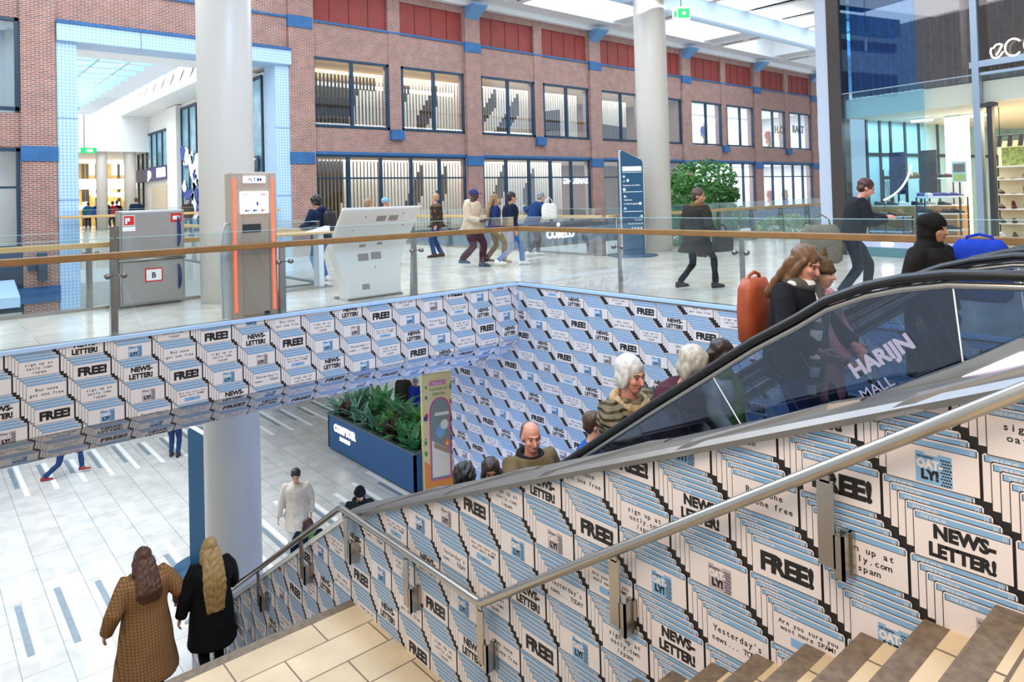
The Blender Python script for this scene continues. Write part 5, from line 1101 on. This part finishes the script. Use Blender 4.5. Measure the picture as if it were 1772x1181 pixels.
    put('body', remeshed(b, vox*(.55 if vox < .012 else .8), 3), SKIN[skin], t)
    if face:
        for k in (1, -1):
            q = MB(); q.ell(P(.088, k*.031, .004), (.006*s, .010*s, .005*s), A, 8, 5); put('eye', q.mesh('eye', []), m_eye, t)
            q = MB(); q.tube([P(.095, k*.014, .026), P(.092, k*.035, .032), P(.078, k*.052, .025)], .003*s, 6, round_ends=True); put('eyebrow', q.mesh('b', []), m_brow, t)
        q = MB(); q.ell(P(.085, 0, -.063), (.010*s, .024*s, .008*s), A, 10, 5); put('mouth', q.mesh('m', []), m_lip, t)
    # legs and shoes
    if legs:
        c = MB(); c.rings([[T(u)+sf*(a*s*math.cos(q))+Y*(w*s*math.sin(q)) for q in [2*math.pi*j/18 for j in range(18)]] for u, a, w in ((-.13, .09, .10), (-.05, .13, .178), (.05, .13, .176), (.10, .12, .165))])
        for k in (1, -1):
            h, kn, an = lg_[k]; c.tube([h+Z*.04*s, h-Z*.04*s, h+(kn-h)*.5, kn, kn+(an-kn)*.5, an+Z*.01*s], [r_*s*legw for r_ in (.105, .108, .09, .072, .066, .062)], 12)
        put('trousers', remeshed(c, max(vox, .013), 3, .006, 9), legs, t)
    if shoe:
        for k in (1, -1):
            an = lg_[k][2]; q = MB(); fz = (lf if k == 1 else rf)[1]; zb = fz; rr_ = lambda x, w, z1: [V((an.x+x*s, an.y+w*s*math.cos(a), zb+z1*s*(.5+.5*math.sin(a)))) for a in [2*math.pi*j/12 for j in range(12)]]
            q.rings([rr_(-.085, .022, .07), rr_(-.07, .038, .105), rr_(-.01, .042, .11), rr_(.05, .044, .085), rr_(.12, .048, .065), rr_(.175, .04, .05), rr_(.195, .02, .035)]); put('shoe', q.mesh('s', []), shoe, t)
    # upper clothing
    if top:
        c = MB(); hem = toplen*Ht; g = .022*bulk; rs = []
        low = pel.z-.03*s
        if hem < low-.05:
            nst = 9
            for j in range(nst):
                z = hem+(low-hem)*j/nst; u = 1-j/nst; cx = pel.x+(.0)*u
                stp = (spread*.32*s+0)*u; rs.append([V((cx+(.14+g+.03*(flare-1)*6*u+stp)*s*math.cos(q), (.178+g+.055*(flare-1)*6*u)*s*math.sin(q), z+.012*math.sin(3*q)*u))*1.0 for q in [2*math.pi*i/24 for i in range(24)]])
            base_u = -.03
        else: base_u = (hem-pel.z)/s
        prof = [(-.12, .125, .165), (-.04, .13, .176), (.06, .125, .17), (.17, .112, .155), (.28, .122, .168), (.38, .124, .183), (.445, .105, .195), (.49, .078, .12), (.515, .07, .085)]
        for u, a, w in prof:
            if u < base_u: continue
            k_ = 1+puffy*.05*math.sin(u*70); rs.append([T(u)+sf*((a+g)*s*k_*math.cos(q))+Y*((w+g)*s*k_*math.sin(q)) for q in [2*math.pi*i/24 for i in range(24)]])
        c.rings(rs)
        for k in (1, -1):
            a, e, w = arms[k]; n_ = 9; pts = [T(.43)+Y*(k*.11*s)]; rd = [.085*s]
            for j in range(n_): u = j/(n_-1); p = a+(e-a)*(u*2) if u < .5 else e+(w-e)*(u*2-1); pts.append(p); rd.append((.072-.022*u)*s*(1+.18*(bulk-1))*(1+puffy*.09*math.sin(j*2.6)))
            pts[-1] = w-(w-e).normalized()*.015*s
            if sleeves: c.tube(pts, rd, 12)
        put('coat' if toplen < .4 else 'jacket', remeshed(c, vox, 3, .005+.004*puffy, 8 if not puffy else 14), top, t)
    if collar:
        c = MB(); c.tube([T(.49)+sf*(.085*s*math.cos(q))+Y*(.1*s*math.sin(q))+sp*(.02*s+.02*s*math.cos(q+math.pi)) for q in [2*math.pi*j/18 for j in range(19)]], .032*s, 8); put('collar', remeshed(c, max(vox, .012), 2), collar, t)
    if hood:
        c = MB(); c.ell(T(.50)-sf*.09*s, (.085*s, .13*s, .075*s), (sf, Y, sp)); put('hood', remeshed(c, max(vox, .012), 3, .006, 12), hood, t)
    if scarf:
        c = MB(); c.tube([T(.51)+sf*(.085*s*math.cos(q)+.01)+Y*(.095*s*math.sin(q)) for q in [2*math.pi*j/18 for j in range(19)]], .05*s, 9)
        c.tube([T(.5)+sf*.12*s+Y*.05*s, T(.35)+sf*.17*s+Y*.06*s, T(.1)+sf*.18*s+Y*.05*s, T(-.1)+sf*.18*s+Y*.04*s, T(-.34)+sf*.17*s+Y*.04*s], [.05*s, .07*s, .08*s, .085*s, .085*s], 10); put('scarf', remeshed(c, max(vox, .012), 3, .006, 14), scarf, t)
    if fur:
        c = MB(); c.tube([T(.47)+sf*(.10*s*math.cos(q)+.02)+Y*(.12*s*math.sin(q))+sp*(-.03*s*math.cos(q)+.02) for q in [2*math.pi*j/18 for j in range(19)]], .04*s, 9); c.tube([T(.48)+sf*.12*s, T(.36)+sf*.165*s, T(.2)+sf*.165*s], [.035*s, .04*s, .03*s], 9); put('fur_collar', remeshed(c, max(vox, .012), 2, .008, 30), fur, t)
    # hair and headwear
    hm = hair_mat(*hairc) if hair not in ('hijab', 'beanie', 'cap') else None
    h = MB()
    if hair in ('short', 'curly', 'long', 'bob', 'balding', 'bun'):
        if hair == 'balding':
            h.ell(P(-.045, 0, .036), (.084*s, .083*s, .086*s), A); h.ell(P(-.06, 0, -.01), (.064*s, .083*s, .07*s), A)
        else:
            ex = {'curly': .026, 'bob': .016}.get(hair, .012); h.ell(P(-.026, 0, .045), ((.098+ex)*s, (.079+ex)*s, (.086+ex)*s), A); h.ell(P(-.055, 0, -.01), (.068*s, (.078+ex*.6)*s, .075*s), A)
        if hair == 'bob':
            h.ell(P(-.035, 0, -.02), (.09*s, .098*s, .10*s), A)
            for k in (1, -1): h.ell(P(.01, k*.078, -.01), (.045*s, .026*s, .07*s), A)
        if hair == 'long':
            d0 = -Z*.9-sf*.1; n_ = 7; rs = []; pb = P(-.07, 0, .02)
            for j in range(n_):
                u = j/(n_-1); c0 = pb.lerp(T(.40)-sf*((.132+.018*bulk)*s), min(1, u*2.2)) if u*2.2 < 1 else T(.40-(hairlen)*(u-.4545)/.5455)-sf*((.132+.018*bulk)*s)
                wv = (.092+.04*math.sin(u*2.2))*s*(1-.2*max(0, u-.6)/.4); rs.append([c0+sf*((.055-.02*u)*s*math.cos(q))+Y*(wv*math.sin(q)) for q in [2*math.pi*i/16 for i in range(16)]])
            h.rings(rs)
            rnd = random.Random(int(Ht*1000))
            for i in range(17):
                q = math.pi*(.5+.98*(i/16-.0)); cut = .78+.3*rnd.random(); pts = []
                for j in range(8):
                    u = j/7*cut; a_ = u*(n_-1); i0 = min(int(a_), n_-2); w_ = a_-i0; c0 = sum((p for p in rs[i0]), V())/16; c1 = sum((p for p in rs[i0+1]), V())/16; e0 = rs[i0][int(q/(2*math.pi)*16) % 16]; e1 = rs[i0+1][int(q/(2*math.pi)*16) % 16]
                    p = e0.lerp(e1, w_); c_ = c0.lerp(c1, w_); pts.append(c_+(p-c_)*(1.02)+V((rnd.gauss(0, .002), rnd.gauss(0, .004), 0)))
                h.tube(pts, [.014*s]*6+[.010*s, .005*s], 6)
            for k in (1, -1): h.tube([P(.02, k*.07, .05), P(0, k*.092, -.03), P(-.03, k*.10, -.14), P(-.05, k*.105, -.24)], [.02*s, .03*s, .032*s, .02*s], 8)
        if hair == 'bun': h.ell(P(-.11, 0, .06), (.045*s, .045*s, .045*s), A)
        put('hair', remeshed(h, max(vox*.8, .009), 2, .004 if hair != 'curly' else .012, 28), hm, t)
    elif hair == 'beanie':
        h.ell(P(-.015, 0, .055), (.112*s, .094*s, .09*s), A); h.tube([P(.105*math.cos(q)-.012, .09*math.sin(q), .03) for q in [2*math.pi*j/16 for j in range(17)]], .022*s, 8); put('beanie', remeshed(h, max(vox*.8, .009), 2), hairc, t)
    elif hair == 'cap':
        h.ell(P(-.012, 0, .05), (.108*s, .088*s, .082*s), A); h.prism([P(.07, -.07, .055), P(.16, -.05, .045), P(.18, 0, .045), P(.16, .05, .045), P(.07, .07, .055)], hu*(.012*s)); put('cap', remeshed(h, max(vox*.7, .008), 1), hairc, t)
    elif hair == 'hijab':
        h.ell(P(-.02, 0, .04), (.118*s, .1*s, .10*s), A); h.ell(P(-.04, 0, -.06), (.10*s, .105*s, .13*s), A)
        h.rings([[T(u)+sf*(a*s*math.cos(q)-.01)+Y*(w*s*math.sin(q)) for q in [2*math.pi*i/18 for i in range(18)]] for u, a, w in ((.22, .16, .2), (.36, .155, .215), (.45, .13, .19), (.56, .1, .11))]); put('head_scarf', remeshed(h, max(vox*.8, .01), 3, .006, 12), hairc, t)
    if beard:
        q = MB(); q.ell(P(.045, 0, -.088), (.05*s, .055*s, .04*s), A); q.ell(P(.02, .045, -.05), (.03*s, .022*s, .05*s), A); q.ell(P(.02, -.045, -.05), (.03*s, .022*s, .05*s), A); put('beard', remeshed(q, .01, 2), hair_mat('beard', '2a211c'), t)
    return t
R_D = math.radians
# directions: the escalator and the stairs run along y; up is -y
UP_E = R_D(-90)
jeans = cloth('jeans', '3f6fa6'); jeansd = cloth('jeans_dark', '27406e'); blk = cloth('black', '1b1b1f'); grey = cloth('grey', '5a5a60'); nvy = cloth('navy', '16243f'); wine = cloth('maroon', '4a2430'); brn = cloth('brown', '4f3c30'); khk = cloth('khaki', '6b5c40'); olive = cloth('olive', '6e6550'); beige = cloth('beige', 'cdb79c'); sherpa = cloth('sherpa', 'd9cdbd', bump=.9, bs=45); offw = cloth('offwhite', 'e8e4dc'); royal = cloth('royal_blue', '1f3fae'); puff = quilt(cloth('puffer_olive', '7a6e56')); lt = cloth('pale_jacket', 'c6d3cf'); greenj = cloth('green_top', '5f8a3c')
sh_b = mat('shoe_black', '1c1a1c', .5); sh_w = mat('shoe_white', 'efece6', .5); sh_g = mat('shoe_greyblue', '3a4a66', .6); sh_r = mat('shoe_red', '9a2f3a', .6)
camel = plaid('camel_check', '9f754c', '4a3220', 30, 30, .22); lumber = plaid('brown_check', '6f5844', '2c2420', 7, 6, .45); bwscarf = plaid('black_white_check', 'e6e2da', '26262a', 9, 9, .45)
# --- two women walking down the lower stairs, seen from behind
zs = lambda y: -2.19-RIS*max(0, math.ceil((y-YL1)/TR))
DN = R_D(90)
person('person in a long camel checked coat with long brown hair, walking down the stairs', (2.03, 9.0, zs(9.0)), DN+.05, 1.72, 2, (4, 8), rh=(.10, -.40, .95), lh=(.04, .40, .9), lf=(.12, -.0), rf=(-.1, .0), hair='long', hairc=('chestnut', '4a2c20', '6f4630'), hairlen=.12, top=camel, toplen=.19, flare=1.25, bulk=3.8, legs=blk, shoe=sh_b, vox=.011, collar=mat('scarf_black', '1a1a1c', .9), face=True)
person('person in a black coat with very long blonde hair, hand on the stair rail', (2.72, 8.85, zs(8.85)), DN-.05, 1.64, 2, (-4, 8), rh=(.32, -.36, .90), lh=(.04, .37, .84), lf=(-.06, 0), rf=(.1, 0), hair='long', hairc=('blonde', '8a6436', 'c9a468'), hairlen=.42, top=cloth('black_wool', '0f0f11', bump=.6, bs=60), toplen=.27, flare=1.12, bulk=3.4, legs=blk, shoe=sh_b, vox=.011)
# --- on the escalator, from the bottom
hz = lambda y: -.338-.715*(y-3.696)
def est(y):
    i = round((y-1.25)/.4); yc = 1.25+.4*i
    return .085 if yc < 1.2 else {0: 1.19, 1: 1.08}.get(i, hz(yc) if yc > 2.1 else 1.03)-1.14
def rider(px, py, X, lean=0, hmin=1.3, hmax=1.85):
    """feet on the step under a head seen at that sight line"""
    p = onx(px, py, X); y = p.y+.62*math.sin(math.radians(lean)); z = est(y); h = (p.z-z)/(.53+.47*math.cos(math.radians(lean)))
    return (X, y, z), min(hmax, max(hmin, h))
def ride(label, px, py, X, lean=0, turn=0, **k):
    pos, h = rider(px, py, X, lean); return person(label, pos, UP_E+turn, h, lean, **k)
ride('person with short black hair low on the escalator, only the head and shoulders showing', 800, 797, 4.15, 0, 0, head=(0, 10), skin='tan', hair='curly', hairc=('jet', '15120f'), top=blk, legs=jeansd, shoe=sh_b)
ride('person with dark bobbed hair and brown skin low on the escalator, looking sideways', 849, 795, 4.2, 0, 0, head=(-35, 0), skin='brown', hair='bob', hairc=('darkbrown', '2a1c16'), top=blk, legs=blk, shoe=sh_b)
ride('person in a khaki jacket with a receding grey hairline, arm on the escalator handrail', 918, 729, 4.0, 4, -.15, head=(-16, 4), rh=(.46, -.24, 1.06), lh=(.22, .25, .95), skin='pink', hair='balding', hairc=('greybrown', '5a4e46'), top=khk, bulk=2.2, legs=grey, shoe=sh_b, collar=blk, vox=.011)
ride('child in a blue jacket with brown hair, behind the escalator handrail', 1022, 714, 4.42, 0, .3, head=(35, 6), skin='fair', hair='short', hairc=('brown', '4a3324'), top=cloth('blue_jacket', '1f4f9c'), legs=jeansd, shoe=sh_b)
ride('person with white hair in an olive puffer coat with a fur collar, riding the escalator', 1085, 617, 4.1, 5, 0, head=(-6, 6), rh=(.42, -.28, 1.0), lh=(.3, .22, .9), skin='pink', hair='bob', hairc=('white', 'c9c6c0', 'f2f0ec'), top=puff, toplen=.36, bulk=2.2, puffy=1, legs=grey, shoe=sh_b, fur=cloth('fur', 'b49a74', bump=.8, bs=50), vox=.011)
ride('child with curly black hair in front of the puffer coat on the escalator', 1112, 673, 4.4, 0, 0, head=(20, 14), skin='fair', hair='curly', hairc=('jet', '15120f'), top=cloth('grey_kid', '5f6a72'), legs=jeansd, shoe=sh_b)
ride('person with pale grey hair leaning forward in a maroon coat on the escalator', 1190, 600, 4.1, 22, 0, head=(-10, 26), rh=(.55, -.26, 1.02), lh=(.45, .2, .9), skin='pink', hair='bob', hairc=('ash', 'a59a86', 'd9d2c2'), top=wine, toplen=.30, bulk=1.8, legs=jeansd, shoe=sh_b, vox=.011)
ride('person with long dark hair in a pale jacket behind the escalator glass', 1240, 588, 4.42, 4, .2, head=(25, 16), lh=(.25, .15, .85), rh=(.25, -.12, .9), skin='fair', hair='long', hairc=('umber', '2c2019'), hairlen=.1, top=lt, toplen=.4, bulk=1.6, legs=blk, shoe=sh_b, scarf=greenj)
SC, SCH = rider(1388, 424, 4.12, 10)
person('person in a black coat and checked scarf, leaning on the escalator rail', SC, UP_E, SCH, 10, (-8, 22), rh=(.38, -.30, 1.0), lh=(.42, .16, .98), skin='pink', hair='long', hairc=('brownlong', '5a3d26', '7f5a38'), hairlen=.05, top=blk, toplen=.42, bulk=1.9, legs=jeansd, shoe=sh_b, scarf=bwscarf, vox=.011)
CH = ride('child in a pink coat and a furry brown hat with ears on the escalator', 1414, 478, 4.35, 0, .1, head=(0, 6), lh=(.3, .1, .85), rh=(.3, -.12, .85), skin='fair', hair='beanie', hairc=cloth('hat_fur', '5f4a34', bump=.9, bs=50), top=cloth('pink_coat', 'c98a92'), toplen=.33, bulk=2.0, legs=nvy, shoe=sh_b)
ride('person in a black head scarf and dark coat riding the second escalator near its top', 1610, 370, 5.8, 2, -.2, head=(0, 4), skin='tan', hair='hijab', hairc=cloth('black_scarf', '17130f'), top=cloth('dark_coat', '1f1a18'), toplen=.2, bulk=2.2, legs=blk, shoe=sh_b)
hd = [c for c in CH.children if c.name.startswith('beanie')][0]; zt_ = max(v.co.z for v in hd.data.vertices); tv = [v.co for v in hd.data.vertices if v.co.z > zt_-.03]; hx = sum(v.x for v in tv)/len(tv)
for k in (1, -1): q = MB(); q.tube([(hx, k*.05, zt_-.03), (hx, k*.068, zt_+.01), (hx+.005, k*.075, zt_+.045)], [.03, .024, .008], 8, round_ends=True); put('hat_ear', q.mesh('e', []), MATS['cloth_hat_fur'], CH)
# --- lower floor
person('person in a cream fleece coat walking towards the stairs', (5.87, 13.68, LZ), R_D(-120), 1.84, 0, (0, 14), lf=(.12, 0), rf=(-.16, .02), rh=(.06, -.32, .84), skin='fair', hair='short', hairc=('black', '1d1815'), top=sherpa, toplen=.36, bulk=1.8, legs=offw, shoe=sh_w, scarf=None)
person('person with reddish brown hair looking down, dark coat over a green top', (5.3, 11.85, LZ), R_D(-120), 1.68, 4, (0, 38), skin='fair', hair='bob', hairc=('auburn', '4a2418'), top=cloth('navy_coat', '141c30'), toplen=.35, bulk=1.7, legs=jeansd, shoe=sh_b, scarf=greenj)
person('person in a black beanie and hooded dark jacket on the lower floor', (6.43, 12.1, LZ), R_D(-110), 1.80, 2, (0, 20), skin='pink', hair='beanie', hairc=cloth('beanie', '17171b'), top=cloth('green_black', '1c211c'), bulk=1.8, legs=blk, shoe=sh_b, hood=blk, beard=True)
person('person in a bright blue coat standing beyond the planter', (11.9, 18.5, LZ), R_D(-160), 1.66, 4, (0, 20), skin='fair', hair='short', hairc=('grey', '8a8a90'), top=royal, toplen=.35, bulk=1.6, legs=blk, shoe=sh_b)
person('person in a dark coat standing beside the blue coat beyond the planter', (11.9, 19.3, LZ), R_D(-150), 1.72, 0, (0, 10), skin='fair', hair='short', hairc=('black', '1d1815'), top=cloth('dark_olive', '3a3a30'), toplen=.3, bulk=1.5, legs=blk, shoe=sh_b)
person('person in dark jeans and red shoes striding under the poster parapet', (3.1, 22.3, LZ), R_D(-15), 1.75, 4, lf=(.42, .06), rf=(-.42, .0), skin='fair', hair='short', top=nvy, legs=jeansd, shoe=sh_r)
person('person in dark trousers standing behind the tall blue totem', (5.72, 21.7, LZ), R_D(60), 1.78, 0, skin='fair', hair='short', top=nvy, legs=jeansd, shoe=sh_b, lf=(.06, 0), rf=(-.06, 0))
person('person in a dark coat cut off at the left edge of the lower floor', (.17, 12.6, LZ), R_D(-90), 1.75, 0, skin='fair', hair='short', top=nvy, toplen=.3, legs=jeansd, shoe=sh_b)
# --- upper floor
person('person in a navy hoodie with curly black hair, standing at the table with back turned', (6.42, 13.45, 0), R_D(112), 1.76, 6, (-6, 18), lh=(.32, .2, 1.1), rh=(.32, -.2, 1.1), skin='tan', hair='curly', hairc=('jet', '15120f'), top=nvy, bulk=2.2, legs=jeans, legw=.95, shoe=sh_w, hood=nvy)
person('person in a dark jacket partly hidden behind the white kiosk', (8.3, 14.9, 0), R_D(5), 1.70, 4, lf=(.2, 0), rf=(-.2, .03), skin='pink', hair='short', hairc=('sand', '9a7a58'), top=nvy, bulk=1.3, legs=blk, shoe=sh_b)
person('person in a pale blue cap just right of the person behind the kiosk', (8.95, 15.2, 0), R_D(5), 1.72, 2, lf=(-.2, .03), rf=(.2, 0), skin='pink', hair='cap', hairc=cloth('pale_cap', '8fb4d6'), top=nvy, bulk=1.3, legs=nvy, shoe=sh_b)
person('person in a brown checked jacket and blue jeans walking away on the upper floor', (11.16, 16.14, 0), R_D(150), 1.78, 2, (-60, 0), lf=(.1, 0), rf=(-.12, 0), skin='pink', hair='short', hairc=('sandy', 'b08a68'), top=lumber, bulk=2.4, legs=jeansd, shoe=brn)
person('person in a beige jacket, dark cap and maroon trousers crossing the upper floor', (10.1, 13.05, 0), R_D(-70), 1.86, 2, (40, 10), lf=(.12, 0), rf=(-.3, .08), lh=(.2, .12, 1.02), rh=(.22, -.12, 1.0), skin='dark', hair='cap', hairc=cloth('cap_violet', '3a3a6e'), top=beige, bulk=2.7, legs=wine, legw=1.2, shoe=sh_g, hood=offw)
person('person in a navy puffer jacket and light blue jeans striding right', (10.75, 12.5, 0), R_D(-28), 1.80, 4, (0, 4), lf=(.28, 0), rf=(-.34, .05), skin='tan', hair='short', hairc=('black', '1d1815'), top=quilt(cloth('navy_puffer', '16223c')), bulk=2.5, puffy=.6, legs=jeans, legw=.9, shoe=sh_w)
person('person with long light brown hair half hidden behind the navy puffer jacket', (10.95, 13.35, 0), R_D(-28), 1.72, 2, lf=(-.2, .03), rf=(.2, 0), skin='fair', hair='long', hairc=('lightbrown', '8a6a48'), hairlen=.22, top=cloth('navy2', '1c2f5f'), bulk=1.3, legs=brn, shoe=sh_b)
person('person in a blue jacket bending forward with a white bag on the arm', (12.85, 14.0, 0), R_D(-20), 1.80, 24, (0, 10), lf=(.15, 0), rf=(-.2, .03), lh=(-.05, .42, 1.25), rh=(.45, -.3, 1.15), skin='fair', hair='short', hairc=('grey', '8a8a90'), top=cloth('blue_anorak', '1d3a66'), bulk=2.4, legs=grey, shoe=sh_w)
person('person in a dark coat and black boots walking past the right column', (10.0, 6.85, 0), R_D(-10), 1.74, 3, (-60, 6), lf=(-.32, .04), rf=(.30, 0), rh=(.15, -.26, .92), skin='tan', hair='short', hairc=('brown', '4a3324'), top=cloth('dark_coat2', '2e2822'), toplen=.36, bulk=2.2, legs=blk, legw=.82, shoe=sh_b, scarf=cloth('brown_scarf', '6a5030'))
person('person in a dark grey jacket looking at a phone by the shoe shop', (10.35, 4.45, 0), R_D(-60), 1.80, 14, (0, 24), lf=(.18, 0), rf=(-.2, .02), lh=(.42, .04, 1.14), rh=(.42, -.06, 1.12), skin='pink', hair='short', hairc=('auburn2', '4a241c'), top=cloth('charcoal', '26282c'), toplen=.5, bulk=2.3, legs=cloth('charcoal_legs', '2c3038'), shoe=sh_b)
# --- far away in the passage
pz = .32
for i, (px, py, a, H_, c, l) in enumerate(((153, 395, 1.5, 1.7, cloth('turq', '2f8ab0'), 'turquoise top at the far left of the passage'), (170, 397, 1.2, 1.7, royal, 'bright blue coat in the passage'), (181, 398, 1.4, 1.82, nvy, 'navy jacket with back turned in the passage'), (196, 397, 2, 1.68, cloth('scarlet', 'c4283a'), 'red coat in the passage'), (203, 396, 1.7, 1.72, blk, 'black coat right of the red coat in the passage'), (236, 385, 1.6, 1.74, nvy, 'dark blue jacket beyond the steel cabinet'), (325, 390, -1.6, 1.66, brn, 'dark brown coat seen between cabinet and column'))):
    p = ony(px, 380, 36) if i >= 5 else onz(px, py+0, pz); person('person in a '+l if 'coat' in l or 'jacket' in l or 'top' in l else l, (p.x, p.y, pz), a, H_, 0, skin='fair', hair='short', top=c, toplen=.42, bulk=1.5, legs=jeansd if i % 2 else blk, shoe=sh_b, vox=.03, face=False, lf=(.1, 0), rf=(-.1, 0))
# --- mannequins in the bright shops at the far right
mw_ = cloth('mannequin_white', 'e4e6ea'); SKIN['mann'] = mat('mannequin_skin', 'dcdde0', .4); mc = [mw_, cloth('m_blue', '3f62b0'), cloth('m_teal', '5aa0a8'), blk, cloth('m_coral', 'd0705a'), cloth('m_mustard', 'c59a40')]
for i in range(12):
    up = i < 6; x = X0+PER*(3 if i % 6 < 3 else 4)+(1.0, 3.0, 5.6)[i % 3]+.25*math.sin(i*2)
    person('%s %s shop mannequin in the %s right-hand shop windows, %s from the left' % (('white', 'blue', 'teal', 'black', 'coral', 'mustard')[i % 6], 'clad', 'upper' if up else 'lower', ORD[i % 6]), (x, FY+1.2, 4.7 if up else .05), R_D(-90+15*math.sin(i)), 1.8, 0, skin='mann', hair='none', top=mc[i % 6], toplen=.45 if i % 2 else .3, bulk=1.3, legs=mc[(i*2+3) % 6], shoe=sh_w, vox=.03, face=False, name='mannequin', cat='mannequin')['group'] = 'shop mannequins'
# --- carried things
def bag(label, loc, rz, size, mt, cat='bag', strap=None, name='shoulder_bag'):
    t = thing(name, label, cat, loc, rz); k = MB(); w, d, h = size
    k.rings([[(w*.5*a*math.copysign(abs(math.cos(q))**.6, math.cos(q)), d*.5*a*math.copysign(abs(math.sin(q))**.7, math.sin(q)), z*h) for q in [2*math.pi*i/20 for i in range(20)]] for z, a in ((0, .8), (.08, 1), (.5, 1.04), (.85, .95), (1, .7))]); k.build('body', mt, t)
    k = MB(); sh_ = .04 if name != 'shoulder_bag' else .16; k.tube([(-w*.25, 0, h*.9), (-w*.2, 0, h+sh_*.5), (0, 0, h+sh_), (w*.2, 0, h+sh_*.5), (w*.25, 0, h*.9)], .012, 7); k.build('strap', strap or mt, t); return t
leather = mat('leather_rust', 'a24a26', .5, var=.2); bag('rust brown leather backpack on the back of the woman in the checked scarf', (SC[0]+.05, SC[1]+.25, SC[2]+SCH*.53), R_D(0), (.30, .14, .42), leather, 'backpack', name='backpack')
bag('white cloth bag on the arm of the bending person in blue', (12.98, 13.5, 1.0), R_D(-20), (.42, .16, .42), offw)
bag('black backpack worn by the person at the standing table', (6.50, 13.20, .98), R_D(22), (.30, .15, .46), mat('pack_black', '141518', .6), 'backpack', name='backpack')
HJ, HJH = rider(1610, 370, 5.8, 2)
bag('bright blue bag beside the person in the black head scarf', (HJ[0]+.3, HJ[1]-.25, HJ[2]+.86), R_D(90), (.4, .16, .46), royal, strap=None, name='tote_bag')
bag('large olive grey sack hanging at the side of the person with the phone', (9.95, 4.72, .55), R_D(-60), (.55, .26, .55), cloth('sack', '77705f'))
bag('dark grey shoulder bag held by the walker in the dark coat', (10.22, 6.50, .62), R_D(-10), (.44, .14, .30), cloth('bag_grey', '3f3c3a'))
k = MB(); k.box(-.04, .04, -.008, .008, -.08, .08); o = k.build('phone', m_black, None, (10.60, 4.08, 1.17), bevel=.004); o.rotation_euler = (R_D(-35), 0, R_D(30)); tag(o, 'black phone held by the person in the dark grey jacket', 'phone')
# soft toy dog-like bundle in the arms of the woman with the scarf
